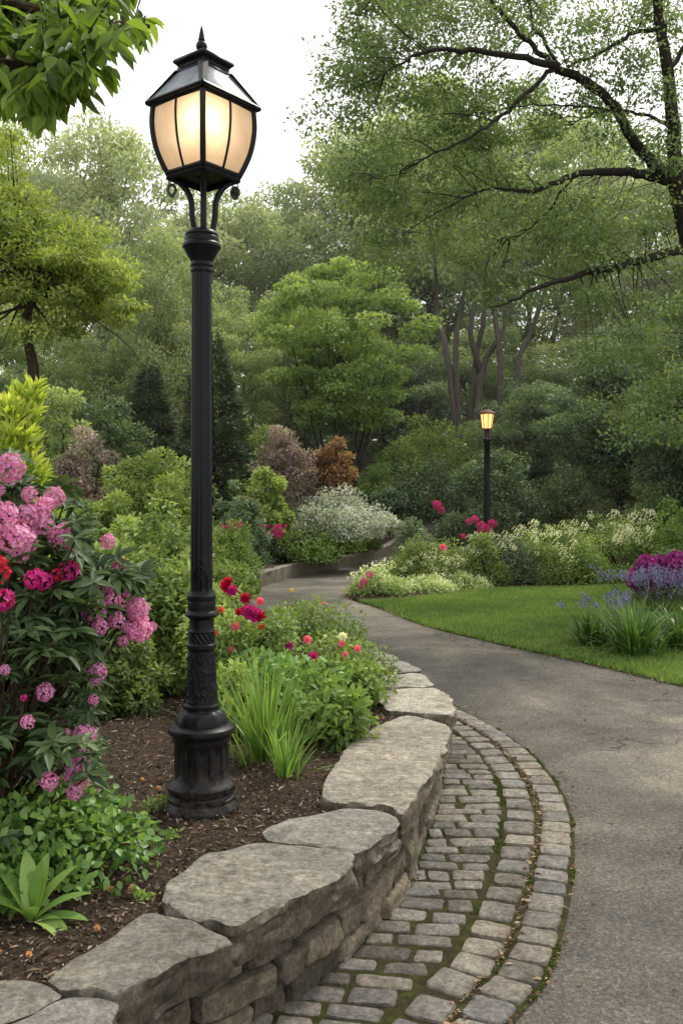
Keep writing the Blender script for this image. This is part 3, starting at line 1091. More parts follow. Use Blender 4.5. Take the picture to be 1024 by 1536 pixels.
def sett(c, u, v, L, W, tone, zt=.022, n=7):
    """a worn cube: rounded top, c centre, u along L, v along W"""
    so = rs.random() * 100
    Vv = []; Ff = []
    a1 = rs.uniform(-.05, .05)
    tilt = (rs.uniform(-.04, .04), rs.uniform(-.04, .04))
    k1, k2, k3, k4 = [rs.uniform(-.004, .004) for _ in range(4)]
    for i in range(n + 1):
        for j in range(n + 1):
            x, y = math.sin((i / n * 2 - 1) * PI / 2), math.sin((j / n * 2 - 1) * PI / 2)
            p = 9.0
            s = (abs(x) ** p + abs(y) ** p) ** (1 / p)
            m_ = max(abs(x), abs(y))
            k = (m_ / s) if s > 0 else 1
            xx, yy = x * k, y * k
            ex = max(abs(x), abs(y))
            z = zt - .003 * ex ** 2 - .020 * max(0, (ex - .84) / .16) ** 2.0
            px = xx * L / 2 * (1 + a1 * yy) + k1 * yy; py = yy * W / 2 + k2 * xx
            q = Vector((px * 26 + so, py * 26, so))
            z += mnoise.noise(q) * .0035 + tilt[0] * px + tilt[1] * py
            w = mnoise.noise(Vector((px * 20 + so, py * 20, 5))) * .003
            P = c + u * (px + w) + v * (py + w)
            if i in (0, n) or j in (0, n): z = -.006
            Vv.append((P.x, P.y, z))
    for i in range(n):
        for j in range(n):
            Ff.append((i * (n + 1) + j, (i + 1) * (n + 1) + j, (i + 1) * (n + 1) + j + 1, i * (n + 1) + j + 1))
    MBs.add(Vv, Ff, tone)


s = .05
while s < CL[-1] - .05:
    L = rs.uniform(.135, .18)
    p, nn, dd = on_cob(s + L / 2)
    sett(p + nn * (W1 / 2 + rs.uniform(-.006, .006)), nn, dd, W1 * rs.uniform(.96, 1.03), L - .004, rs.uniform(.3, .95))
    s += L + .003
s = .0
off = W1 + .022
while s < CL[-1] - .05:
    L = rs.uniform(.15, .20)
    p, nn, dd = on_cob(s + L / 2)
    fac = .86
    sett(p + nn * (off + W2 / 2 + rs.uniform(-.008, .008)), nn, dd, W2 * rs.uniform(.94, 1.05), L * fac - .003, rs.uniform(.25, .9))
    s += L + .004
inner = [on_cob(CL[-1] * i / 200) for i in range(201)]
inner = [(p + nn * (off + W2 + .008)) for p, nn, dd in inner]
iy = np.array([p.y for p in inner]); ix = np.array([p.x for p in inner])
o = np.argsort(iy); iy, ix = iy[o], ix[o]
wy = np.array([p.y for p in wall_line]); wx = np.array([p.x for p in wall_line])
y = 1.7
while y < 7.4:
    rh = rs.uniform(.088, .125)
    slope = -.16 + .16 * sstep(3.0, 4.8, y)
    x1 = float(np.interp(y, iy, ix)); x0 = float(np.interp(y, wy, wx)) + .02
    if y > 6.3: rh *= .85
    x = x1
    # start next to the border and lay toward the wall
    while x > x0 + .05:
        L = rs.choice((.11, .14, .17, .2, .24)) * rs.uniform(.9, 1.1)
        if x - L < x0 + .07: L = x - x0
        cx = x - L / 2
        cy = y + rh / 2 + slope * (cx - x1) * 1.0
        ang = math.atan(slope) + rs.uniform(-.03, .03)
        u = Vector((math.cos(ang), math.sin(ang), 0)); v = Vector((-math.sin(ang), math.cos(ang), 0))
        hh = rh - rs.uniform(.004, .012)
        if L > .05:
            sett(Vector((cx, cy + rs.uniform(-.008, .008), 0)), u, v, L - rs.uniform(.003, .012), hh, rs.uniform(.05, .75) if rs.random() < .8 else rs.uniform(.6, 1), zt=.016 + rs.uniform(-.004, .006))
        x -= L
    y += rh
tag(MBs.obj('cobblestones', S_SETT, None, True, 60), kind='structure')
# joint bed of soil and moss under the cobbles
V = []; Fc = []
nJ = 200; mJ = 40
wv = [on_wall(WL[-1] * i / (nJ - 1)) for i in range(nJ)]
for i in range(nJ):
    p, nn, dd = on_cob(CL[-1] * i / (nJ - 1))
    w = wv[i][0] - wv[i][2] * .08
    p = p - nn * .015
    for j in range(mJ):
        q = p.lerp(w, j / (mJ - 1))
        V.append((q.x, q.y, .005 + .004 * (mnoise.noise(Vector((q.x * 12, q.y * 12, 0))) + .5) * (1 if 0 < j else 0)))
for i in range(nJ - 1):
    for j in range(mJ - 1):
        Fc.append((i * mJ + j, i * mJ + j + 1, (i + 1) * mJ + j + 1, (i + 1) * mJ + j))
mb = MB(); mb.add(V, Fc)
tag(mb.obj('cobble_bedding', JOINT, None, True, None), kind='structure')

# moss and weeds in the joints
g = np.random.default_rng(4)
pts = []
for i in range(60000):
    s_ = g.random() * CL[-1]
    p, nn, dd = on_cob(s_)
    k = g.random()
    if k < .2: o_ = -.010 + g.normal() * .006
    elif k < .42: o_ = W1 + .011 + g.normal() * .009
    elif k < .8: o_ = off + W2 + .010 + g.normal() * .012
    else: o_ = off + W2 + .03 + g.random() * .9
    q = p + nn * o_
    if wob(np.array([[q.x, q.y, 0]]), 5.5, 2)[0] + .35 * wob(np.array([[q.x, q.y, 0]]), 19, 4)[0] < (.12 if k < .8 else .36): continue
    if q.x < np.interp(q.y, wy, wx) + .01: continue
    if k > .8:
        pass
    pts.append((q.x, q.y, .006))
# along the foot of the wall
for i in range(7000):
    p, d, o_ = on_wall(g.random() * WL[-1])
    if wob(np.array([[p.x, p.y, 0]]), 6, 9)[0] < 0.1: continue
    q = p + o_ * (abs(g.normal()) * .022); pts.append((q.x, q.y, .006))
P = np.array(pts)
MOSS = leafmat('moss', (.03, .04, .01), (.075, .10, .02), (.16, .19, .04), .2, .9, .1)
axm = g.normal(size=(len(P), 3)); axm[:, 2] = np.abs(axm[:, 2]) * .8 + .3
me = leaves_mesh('moss', P, axm, g.normal(size=(len(P), 3)), .006 + .008 * g.random(len(P)), g.random(len(P)), MOSS, .7)
tag(link(bpy.data.objects.new('moss', me)), kind='stuff')

# leaf litter and grit on the path edges
pts = []
for i in range(14000):
    k = g.random()
    if k < .55:
        t = g.integers(0, len(path_r) - 1); p = Vector((*path_r[t], 0)).lerp(Vector((*path_r[t + 1], 0)), g.random()); o_ = -abs(g.normal()) * .06 + .03
        q = (p.x + o_, p.y - .02)
    elif k < .8:
        p, nn, dd = on_cob(g.random() * CL[-1]); q_ = p + nn * (W1 + .011 + g.normal() * .012 if g.random() < .7 else -abs(g.normal()) * .05); q = (q_.x, q_.y)
    else:
        q = (g.uniform(0.9, 4.5), g.uniform(2.8, 12))
    if not (1.5 < q[1] < 20): continue
    pts.append((q[0], q[1], .012 if k < .55 or k > .8 else .024))
P = np.array(pts)
ax = g.normal(size=(len(P), 3)); ax[:, 2] *= .1
LIT = leafmat('brown_litter', (.06, .03, .015), (.13, .07, .035), (.35, .24, .14), .1, .9, .1)
me = leaves_mesh('fallen_leaves', P, ax, np.column_stack((g.normal(size=(len(P), 2)) * .2, np.ones(len(P)))), 0.006 + .034 * g.random(len(P)) ** 5, g.random(len(P)), LIT, .55)
tag(link(bpy.data.objects.new('fallen_leaves', me)), kind='stuff')

# ---------------------------------------------------------------- far curb and slope bed
CURB = [(-1.5, 17.35), (-1.2, 18.7), (-.75, 20.3), (-.1, 21.6), (.68, 22.7), (1.3, 23.9), (1.75, 25.2)]
cb = catmull([(x, y, 0) for x, y in CURB], 60)
curb = MB()
V = []; Fc = []
for i, p in enumerate(cb):
    d = (cb[min(i + 1, 59)] - cb[max(i - 1, 0)]).normalized(); nn = Vector((-d.y, d.x, 0))
    z0 = float(hill(p.x, p.y)); w = .012 * mnoise.noise(Vector((i * .7, 0, 0)))
    j = .012 if i % 9 == 0 else 0
    for a, b in ((0.0 + j, -.05), (0.0 + j, .255 + w - j), (.02, .27 + w - j), (.17, .27 + w - j), (.18, -.05)):
        q = p + nn * a; V.append((q.x, q.y, z0 + b))
for i in range(59):
    for k in range(4): Fc.append((i * 5 + k, i * 5 + k + 1, (i + 1) * 5 + k + 1, (i + 1) * 5 + k))
Fc += [(0, 1, 2, 3, 4), tuple(59 * 5 + k for k in (4, 3, 2, 1, 0))]
curb.add(V, Fc)
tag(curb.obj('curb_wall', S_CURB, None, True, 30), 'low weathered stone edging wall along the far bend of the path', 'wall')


def slopez(x, y):
    return float(hill(x, y))


V = []; Fc = []; m = 30
sl = catmull([(-9, 16.9, 0), (-4, 17.0, 0), (-1.62, 17.5, 0)] + [(x - .1, y + .05, 0) for x, y in CURB[1:]], 60)
for i, p in enumerate(sl):
    for j in range(m):
        e = 14 * (j / (m - 1)) ** 1.6
        x, y = p.x - e * .75, p.y + e
        V.append((x, y, slopez(p.x, p.y) + .245 + .10 * e + .03 * mnoise.noise(Vector((x, y, 0)))))
for i in range(59):
    for j in range(m - 1): Fc.append((i * m + j, i * m + j + 1, (i + 1) * m + j + 1, (i + 1) * m + j))
mb = MB(); mb.add(V, Fc)
tag(mb.obj('slope_soil', SOIL, None, True, None), kind='structure')
V = []; Fc = []
# soil of the bed beyond the lawn
sb = catmull([(.16, 15.5, 0), (.75, 15.05, 0), (1.5, 15.65, 0), (2.69, 16.85, 0), (4.5, 17.25, 0), (6.5, 17.75, 0), (12, 17.5, 0), (20, 14, 0)], 50)
bb = catmull([(.2, 16.5, 0), (.45, 18.3, 0), (1.4, 20.6, 0), (2.8, 24, 0), (6, 26, 0), (9, 26, 0), (15, 26, 0), (24, 24, 0)], 50)
for i in range(50):
    for j in range(14):
        q = sb[i].lerp(bb[i], j / 13); V.append((q.x, q.y, float(hill(q.x, q.y)) + .012 + .03 * min(1, j / 2)))
for i in range(49):
    for j in range(13): Fc.append((i * 14 + j, i * 14 + j + 1, (i + 1) * 14 + j + 1, (i + 1) * 14 + j))
mb = MB(); mb.add(V, Fc)
tag(mb.obj('border_soil', SOIL, None, True, None), kind='structure')


# ================================================================= NEAR LAMP
K = 4.12 / F
LX, LY = (302.5 - 512) * K, 4.12


def zz(py): return EYE - (py - HOR) * K


lamp = thing('street_lamp', 'tall black cast iron lamp post with large lit four sided lantern standing in the mulch', 'street lamp', (LX, LY, 0))


def lpart(prof, name, sides=64, mod=None, angle=35, mat=IRON):
    mb = MB()
    mb.lathe([(r * K, zz(y)) for r, y in prof], sides, (0, 0), mod)
    return mb.obj(name, mat, lamp, True, angle)


def drum_mod(t, z, r):
    zt, zb_ = zz(1114), zz(1162)
    if zb_ < z < zt:
        ph = (t * 12 / (2 * PI)) % 1.0
        e = min(1, min(z - zb_, zt - z) / .018)
        d = sstep(.12, .2, ph) * (1 - sstep(.8, .88, ph))
        return r - .0075 * float(d) * e
    return r


# base: foot disc, tori, panelled drum, ledge
prof = [(57.5, 1226), (57.5, 1207), (56.5, 1204), (52, 1199), (50.5, 1197), (50.5, 1192), (47, 1190), (46, 1187), (49.5, 1185), (51, 1181), (51, 1175), (48, 1171), (43, 1168), (41, 1164)]
prof += [(40.5, 1162 - i * 4) for i in range(0, 13)]
prof += [(41.5, 1112), (43, 1109), (43, 1105), (44, 1102), (47, 1099), (50, 1096), (50.5, 1093), (49.5, 1089), (46, 1086.5), (38.5, 1084)]
lpart(prof, 'base', 192, drum_mod)


def bulge_mod(t, z, r):
    return r + .003 * math.cos(8 * t) + .0012 * mnoise.noise(Vector((math.cos(t) * 9, math.sin(t) * 9, z * 60)))


lpart([(38.5, 1085), (38, 1080), (36.5, 1073), (32, 1067), (27, 1064), (26, 1061)], 'base_collar', 96, bulge_mod)


def vine_mod(t, z, r):
    """cast leaf relief"""
    a = mnoise.noise(Vector((math.cos(t) * 3.1, math.sin(t) * 3.1, z * 22)))
    b = mnoise.noise(Vector((math.cos(t) * 7, math.sin(t) * 7, z * 45 + 5)))
    v = (1 - min(1, abs(a) * 7)) + .7 * (1 - min(1, abs(b) * 6))
    return r + .0028 * v


prof = [(26, 1062), (27, 1059), (27, 1056), (25, 1054)]
prof += [(24.6 - 5.6 * ((1053 - y) / 78.0) ** .75, y) for y in range(1053, 975, -1)]
prof += [(20.5, 973), (22, 971), (22, 966), (20, 964)]
lpart(prof, 'lower_shaft', 200, lambda t, z, r: vine_mod(t, z, r) if zz(1052) < z < zz(978) else r)
# rope band
def rope_mod(t, z, r): return r + .0022 * math.sin(16 * t + z * 190)
prof = [(19.3, 964)] + [(19.3, 963 - i) for i in range(0, 16)] + [(20.5, 946), (19, 944), (18.3, 940), (18.3, 928), (20, 926), (24.5, 923.5), (25.2, 921), (24, 918), (21, 915.5), (20.5, 912),
                                                                    (21.3, 910), (20.6, 907), (21.3, 904), (20.4, 901), (21.5, 898), (21.5, 893), (19, 889.5), (17.4, 886)]
lpart(prof, 'shaft_band', 180, lambda t, z, r: rope_mod(t, z, r) if zz(963) < z < zz(947) else r)


def flute(t, z, r):
    ph = (t * 8 / (2 * PI) + .5) % 1.0
    return r - .0038 * math.exp(-((ph - .5) / .12) ** 2)


prof = [(17.5, 887), (16.4, 884)] + [(16.4 - 1.3 * i / 20, 880 - (880 - 408) * i / 20) for i in range(21)]
lpart(prof, 'pole', 128, flute)
# ornament on the foot of the pole: pointed arch plate with ring and scrolls
orn = MB()
yf = -16.8 * K
def fr(x, y, bulge=0): # wraps on the pole front
    a = x / 16.6
    r = (16.9 + bulge) * K
    return Vector((r * math.sin(a), -r * math.cos(a), zz(y)))
arch = [(-11, 887), (-12.5, 875), (-11, 864), (-6, 855), (0, 849.5), (6, 855), (11, 864), (12.5, 875), (11, 887)]
ap = catmull([(x, y, 0) for x, y in arch], 40)
orn.tube([fr(p.x, p.y, .5) for p in ap], 1.1 * K, 6)
orn.tube([fr(p.x * .72, 872 + (p.y - 872) * .74, .4) for p in ap], .8 * K, 6)
orn.tube([fr(3.6 * math.cos(t), 843 + 4.8 * math.sin(t), .6) for t in np.linspace(0, 2 * PI, 20)], .9 * K, 6)
for sx in (-1, 1):
    orn.tube([fr(sx * (1.5 + 4 * math.sin(t * .5) * (1 - t / 9)), 884 - 3.2 * t, .5) for t in np.linspace(0, 7, 16)], .8 * K, 5)
    orn.tube([fr(sx * (5 + 2.4 * math.cos(t)), 874 + 3.2 * math.sin(t), .5) for t in np.linspace(0, 5, 14)], .7 * K, 5)
orn.tube([fr(0, 884 - 3 * t, .6) for t in range(8)], .9 * K, 5)
orn.obj('ornament', IRON, lamp)
# capital under the lantern
prof = [(15.2, 410), (16.5, 408), (16.5, 404), (15.5, 402), (16.8, 400), (17, 396), (16, 394), (17.5, 390), (21, 384), (24.5, 378), (26, 374), (28.5, 371.5), (28.5, 367.5), (26.5, 365.5), (25, 364),
        (25.5, 361), (25.5, 357.5), (23.8, 355.5), (24.8, 353), (24, 350), (20, 346.5), (14, 344), (8, 342.5), (2, 342)]
lpart(prof, 'capital', 64)

# lantern: corner toward the camera
LR = R(7.5)      # a small twist
ROT = R(-90) + LR


def corner(k, rpx, y):
    a = ROT + k * PI / 2
    return Vector((rpx * K * math.cos(a) + 3.0 * K, rpx * K * math.sin(a), zz(y)))


# vertical section of the glass body (half diagonal, row at lamp depth)
sec = [(74, 163), (75.5, 178), (75.5, 194), (73, 212), (69, 228), (63, 243), (56.5, 256), (52, 264)]
secs = catmull([(r, y, 0) for r, y in sec], 22)
fm = MB()
for k in range(4):
    pts = [corner(k, p.x, p.y) for p in secs]
    fm.tube(pts, 4.6 * K, 6)
for rr, yy, rad in ((75, 162, 4.4), (53.5, 263, 4.6), (52.5, 269, 4.0)):
    for k in range(4):
        a, b = corner(k, rr, yy), corner(k + 1, rr, yy)
        fm.tube([a, b], rad * K, 6)
fm.obj('lantern_frame', IRON, lamp, True, 40)
gl = []
for k in range(4):
    mb = MB()
    V = []; Fc = []
    nx = 12
    for i, p in enumerate(secs):
        a, b = corner(k, p.x - 1.2, p.y), corner(k + 1, p.x - 1.2, p.y)
        for j in range(nx + 1):
            q = a.lerp(b, j / nx)
            bow = 2.5 * K * math.sin(PI * j / nx)
            nrm = Vector(((a.x + b.x) / 2, (a.y + b.y) / 2, 0)).normalized()
            V.append(q + nrm * bow)
    for i in range(len(secs) - 1):
        for j in range(nx):
            Fc.append((i * (nx + 1) + j, i * (nx + 1) + j + 1, (i + 1) * (nx + 1) + j + 1, (i + 1) * (nx + 1) + j))
    mb.add(V, Fc)
    pane = mb.obj('glass_pane', FROST, lamp)
    mu = MB()
    pts = []
    for p in secs:
        a, b = corner(k, p.x, p.y), corner(k + 1, p.x, p.y)
        nrm = Vector(((a.x + b.x) / 2, (a.y + b.y) / 2, 0)).normalized()
        pts.append(a.lerp(b, .5) + nrm * 2.6 * K)
    mu.tube(pts, 2.0 * K, 6)
    mu.obj('glazing_bar', IRON, pane)
# hipped roof: dark frame, grey sheets
roofs = [(85, 160), (83, 155), (39, 108)]
mb = MB()
for rr, yy, r2 in ((84, 159, 3.6),):
    for k in range(4):
        mb.tube([corner(k, rr, yy), corner(k + 1, rr, yy)], r2 * K, 6)
for k in range(4):
    a, b = corner(k, 84, 157), corner(k, 41, 110)
    d = Vector((-math.sin(ROT + k * PI / 2), math.cos(ROT + k * PI / 2), 0))
    w0, w1 = 5.0 * K, 7.5 * K
    mb.add([a - d * w0 + Vector((0, 0, -.004)), a + d * w0 + Vector((0, 0, -.004)), b + d * w1, b - d * w1, a + Vector((0, 0, .007)), b + Vector((0, 0, .008))],
           [(0, 1, 4), (1, 2, 5, 4), (2, 3, 5), (3, 0, 4, 5), (3, 2, 1, 0)])
# eave soffit
mb.add([corner(k, 84, 161) for k in range(4)] + [corner(k, 73, 162.5) for k in range(4)], [(0, 1, 5, 4), (1, 2, 6, 5), (2, 3, 7, 6), (3, 0, 4, 7)])
mb.obj('roof_frame', IRON, lamp, True, 30)
mb = MB()
mb.add([corner(k, 83.5, 156.5) for k in range(4)] + [corner(k, 40, 110) for k in range(4)], [(0, 1, 5, 4), (1, 2, 6, 5), (2, 3, 7, 6), (3, 0, 4, 7)])
mb.obj('roof_sheet', ROOFPANE, lamp, False)


def sq_lathe(prof, name, rnd=0):
    mb = MB()
    V = []; n = len(prof); S = 4
    for r, y in prof:
        for k in range(4): V.append(corner(k, r, y))
    Fc = []
    for i in range(n - 1):
        for k in range(4): Fc.append((i * 4 + k, i * 4 + (k + 1) % 4, (i + 1) * 4 + (k + 1) % 4, (i + 1) * 4 + k))
    Fc += [(3, 2, 1, 0), tuple((n - 1) * 4 + k for k in range(4))]
    mb.add(V, Fc)
    return mb.obj(name, IRON, lamp, False)


sq_lathe([(42, 117), (44, 114), (44, 111), (41, 109), (39.5, 106), (38, 103), (41, 100), (45, 97.5), (46, 95), (44, 92), (38, 89), (24, 86.5), (20, 84.5), (15, 82.5)], 'roof_crown')
lpart([(13, 84), (12, 81.5), (7, 80), (4.5, 78.5), (4, 77), (6, 75.5), (8, 73), (8.6, 70), (8.2, 67), (6.5, 64), (4.2, 62.2), (5.4, 61), (5.2, 59.5), (4.6, 57), (3.4, 50), (1.9, 43), (.4, 38)], 'finial', 24)
# four curved arms
for k in range(4):
    mb = MB()
    pts = catmull([corner(k, 13, 348), corner(k, 17, 325), corner(k, 18, 305), corner(k, 24, 288), corner(k, 36, 276), corner(k, 49, 270)], 18)
    mb.tube(pts, [4.6 * K] * 12 + [4.0 * K] * 6, 8)
    mb.obj('lantern_arm', IRON, lamp)
for k in (1, 3):
    mb = MB()
    c = corner(k, 47, 268)
    for sx in (-1, 1):
        mb.tube([c + Vector((sx * 3.4 * K, 0, 0)), c + Vector((sx * 3.6 * K, -.003, -8 * K)), c + Vector((sx * 4.5 * K, -.003, -13 * K))], 1.1 * K, 6)
    ring = [c + Vector((5.6 * K * math.sin(t), -.003, -19 * K + 7.5 * K * math.cos(t) - (2.5 * K if abs(t - PI) < .3 else 0))) for t in np.linspace(0, 2 * PI, 22)]
    mb.tube(ring, 2.3 * K, 7)
    if k == 1:
        mb.tube([c + Vector((0, -.003, -14 * K)), c + Vector((0, -.003, -19 * K)), c + Vector((0, -.003, -25 * K))], [2 * K, 5.4 * K, 1.4 * K], 10)
    mb.obj('pendant', BRONZE, lamp)
mb = MB(); mb.lathe([(.001, zz(232)), (.012, zz(231)), (.020, zz(222)), (.026, zz(212)), (.022, zz(203)), (.008, zz(198))], 16)
mb.obj('bulb', BULB, lamp).location = (.018, -.09, .02)
mb = MB(); mb.lathe([(.02, zz(268)), (.02, zz(240)), (.013, zz(232))], 12)
mb.obj('bulb_holder', IRON, lamp)
mb = MB(); mb.add([corner(k, 50, 266.5) for k in range(4)], [(0, 1, 2, 3)]); mb.obj('lantern_floor', IRON, lamp, False)
ld = bpy.data.lights.new('lamp_light', 'POINT'); ld.energy = 1.0; ld.color = (1, .74, .48); ld.shadow_soft_size = .02
lo = link(bpy.data.objects.new('lamp_light', ld), lamp); lo.location = (.022, -.118, zz(200))

# ---------------------------------------------------------------- far lamp
FD = 19.6
K2 = FD / F
fx = (730 - 512) * K2
far = thing('street_lamp', 'slim dark lamp post with small amber lantern among the distant shrubs', 'street lamp', (fx, FD, 0))


def z2(py): return EYE - (py - HOR) * K2


mb = MB()
mb.lathe([(9 * K2, -.02), (9 * K2, .12), (7.5 * K2, .18), (7 * K2, .55), (8 * K2, .6), (6 * K2, .66), (5.2 * K2, .75), (4.6 * K2, z2(700)), (4.4 * K2, z2(665)), (5.8 * K2, z2(663)), (6 * K2, z2(659)), (4 * K2, z2(656)),
          (3.8 * K2, z2(646)), (6 * K2, z2(644)), (6.5 * K2, z2(642))], 20)
mb.obj('pole', IRON, far, True, 35)
mb = MB()
mb.lathe([(7 * K2, z2(643)), (9.8 * K2, z2(622))], 8); mb.obj('lantern_glass', FARGLASS, far, False)
mb = MB()
for k in range(8):
    a = 2 * PI * k / 8 + PI / 8 * 0
    mb.tube([(7.2 * K2 * math.cos(a), 7.2 * K2 * math.sin(a), z2(643)), (10.1 * K2 * math.cos(a), 10.1 * K2 * math.sin(a), z2(621.5))], .7 * K2, 5)
mb.lathe([(7.6 * K2, z2(644.5)), (7.6 * K2, z2(642.5))], 8)
mb.obj('lantern_frame', RUST, far, True, 35)
mb = MB()
mb.lathe([(11.5 * K2, z2(622)), (12.8 * K2, z2(620.5)), (12 * K2, z2(619)), (8 * K2, z2(616.5)), (3 * K2, z2(614.5)), (1.5 * K2, z2(613)), (2 * K2, z2(611.5)), (.3 * K2, z2(607.5))], 16)
mb.obj('lantern_roof', RUST, far, True, 35)
ld = bpy.data.lights.new('far_light', 'POINT'); ld.energy = 6; ld.color = (1, .65, .3); ld.shadow_soft_size = .1
lo = link(bpy.data.objects.new('far_light', ld), far); lo.location = (0, -.3, z2(632))

# ================================================================= PLANTS NEAR THE WALL
def world_shrub(name, label, cat, loc, rx, ry, h, n, leaf, mat, seed, flowers=None, group=None, **kw):
    st, fo, C, rad = shrub_meshes(seed, rx, ry, h, n, leaf, mat, **kw)
    t = thing(name, label, cat, loc, 0, group)
    link(bpy.data.objects.new('stem', st), t); link(bpy.data.objects.new('foliage', fo), t)
    return t


# --- rhododendron, far left
rh = thing('rhododendron_bush', 'large dark leaved rhododendron with orchid pink flower balls at the bed edge', 'bush', (-1.62, 3.62, .36))
g = np.random.default_rng(21)
# branch skeleton reaching leaf whorls
whorls = []
regs = [  # px range, py range, depth range, count
    ((-140, 30), (700, 900), (3.1, 3.9), 70), ((0, 130), (790, 1010), (3.15, 3.8), 110), ((90, 215), (850, 960), (3.4, 3.9), 50),
    ((-140, 150), (960, 1180), (3.1, 3.7), 130), ((-200, 20), (1000, 1300), (3.1, 3.7), 80), ((20, 150), (880, 1000), (3.2, 3.5), 40), ((-60, 120), (740, 830), (3.3, 3.9), 40)]
for (x0, x1), (y0, y1), (d0, d1), c in regs:
    for i in range(c):
        whorls.append(at(g.uniform(x0, x1), g.uniform(y0, y1), g.uniform(d0, d1)))
P, A, Nn, T = [], [], [], []
tw = MB()
root = Vector((-1.62, 3.62, .33))
for w in whorls:
    tn = .3 + .4 * g.random()
    up = Vector((g.normal() * .35, g.normal() * .35 - .25, 1)).normalized()
    a = up.orthogonal().normalized(); b = up.cross(a)
    for k in range(11):
        t = k * 2.4 + g.random() * .4
        ax_ = a * math.cos(t) + b * math.sin(t) + up * g.uniform(-.45, .35)
        P.append(w - root + up * .02 * (k / 11)); A.append(ax_); Nn.append(up + ax_ * -.2); T.append(tn + g.normal() * .15)
    m_ = (w - root) * .5 + Vector((0, 0, -.12))
    if g.random() < .45:
        tw.tube(bez(Vector((0, 0, 0)), m_, w - root, 7), [.014, .012, .010, .008, .006, .005, .003], 5)
arr = lambda L_: np.array([tuple(p) for p in L_])
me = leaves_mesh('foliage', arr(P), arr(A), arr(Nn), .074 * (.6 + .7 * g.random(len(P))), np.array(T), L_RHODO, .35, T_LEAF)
link(bpy.data.objects.new('foliage', me), rh)
for q in ((-20, 1010, 3.3), (60, 960, 3.5), (150, 930, 3.6), (10, 880, 3.6), (-60, 800, 3.6)):
    e = at(*q) - root
    tw.tube(bez(Vector((0, 0, 0)), e * .5 + Vector((0, 0, -.15)), e, 9), [.03, .028, .026, .023, .02, .017, .013, .01, .006], 7)
tw.obj('branch', BARK_BROWN, rh)
for (x, y, r_, k) in [(15, 702, 1.0, 0), (45, 742, .7, 1), (83, 746, .9, 0), (5, 775, 1.1, 2), (40, 775, 1.1, 0), (62, 785, .9, 1), (20, 805, 1.2, 2), (35, 812, .9, 2), (-25, 790, 1.1, 2), (88, 806, .95, 0), (-10, 760, .8, 1),
                     (162, 812, .62, 0), (180, 850, .68, 0), (140, 876, .6, 1), (165, 893, .85, 0), (141, 916, .85, 0), (175, 930, .8, 1), (207, 915, .85, 1), (211, 945, 1.0, 0), (147, 1008, .75, 0), (140, 1050, .6, 3),
                     (68, 1038, .75, 1), (42, 1083, .6, 1), (126, 1105, .8, 0), (118, 1130, .85, 0), (130, 1125, .75, 3), (112, 1150, .8, 1), (74, 1172, .8, 3), (112, 1188, .75, 0), (125, 1172, .6, 3), (60, 770, .8, 0), (152, 905, .6, 3),
                     (185, 962, .5, 3), (8, 1005, .4, 1), (100, 1098, .4, 3), (190, 890, .5, 3), (200, 950, .7, 0), (0, 735, .5, 3),
 (108, 820, .5, 0), (176, 868, .4, 3), (150, 940, .6, 0), (128, 915, .5, 1), (200, 918, .6, 0), (214, 930, .6, 1), (190, 940, .6, 3), (160, 880, .6, 1), (228, 940, .45, 3), (30, 830, .7, 2), (70, 755, .6, 2), (95, 795, .6, 2), (122, 1140, .6, 0), (135, 1100, .5, 1), (104, 1165, .55, 3), (180, 905, .5, 1), (143, 1020, .4, 1)]:
    d = 3.12 + .45 * (x / 220.0) - .1 * (y - 700) / 500
    flower(rh, TRUSS[k], at(x, y, d), r_ * .86, (random.uniform(-.5, .5), -.9, random.uniform(.1, .7)), 'flower_cluster')
rm = thing('azalea_bush', 'magenta and crimson flowered azalea sprays within the pink rhododendron', 'bush', (-1.3, 3.3, .36))
mb = MB()
for (x, y, r_, k) in [(0, 860, .9, 1), (5, 900, .8, 0), (15, 905, .55, 1), (52, 868, 1.0, 0), (102, 857, .95, 0), (85, 862, .6, 1), (80, 956, .6, 1), (36, 1047, .35, 0), (65, 872, .7, 0), (0, 845, .7, 1), (124, 830, .35, 1)]:
    p = at(x, y, 3.0 + .3 * x / 120)
    flower(rm, TRUSS_MAG[k], p, r_ * .95, (random.uniform(-.5, .5), -.9, .5), 'flower_cluster')
    mb.tube(bez(Vector((0, 0, 0)), (p - Vector((-1.3, 3.3, .36))) * .55 + Vector((0, .1, .0)), p - Vector((-1.3, 3.3, .36)), 7), [.009, .008, .007, .006, .005, .004, .003], 5)
mb.obj('branch', BARK_BROWN, rm)

# round-leaved bush below it
P0 = onz(105, 1310, .36)
world_shrub('leafy_bush', 'low bright bush of small round leaves at the foot of the rhododendron', 'bush', (-1.06, 3.42, .36), .36, .3, .36, 3800, .034, L_ROUND, 31, lobes=30, lobe_r=.34, width=.72, tmpl=T_LEAF, flat=.9)
world_shrub('leafy_bush', 'darker round leaved bush at the photo edge above the broad leaved plant', 'bush', (-1.5, 3.2, .36), .38, .32, .42, 3200, .036, L_ROUND, 32, lobes=26, lobe_r=.34, width=.7, tmpl=T_LEAF, flat=.9)


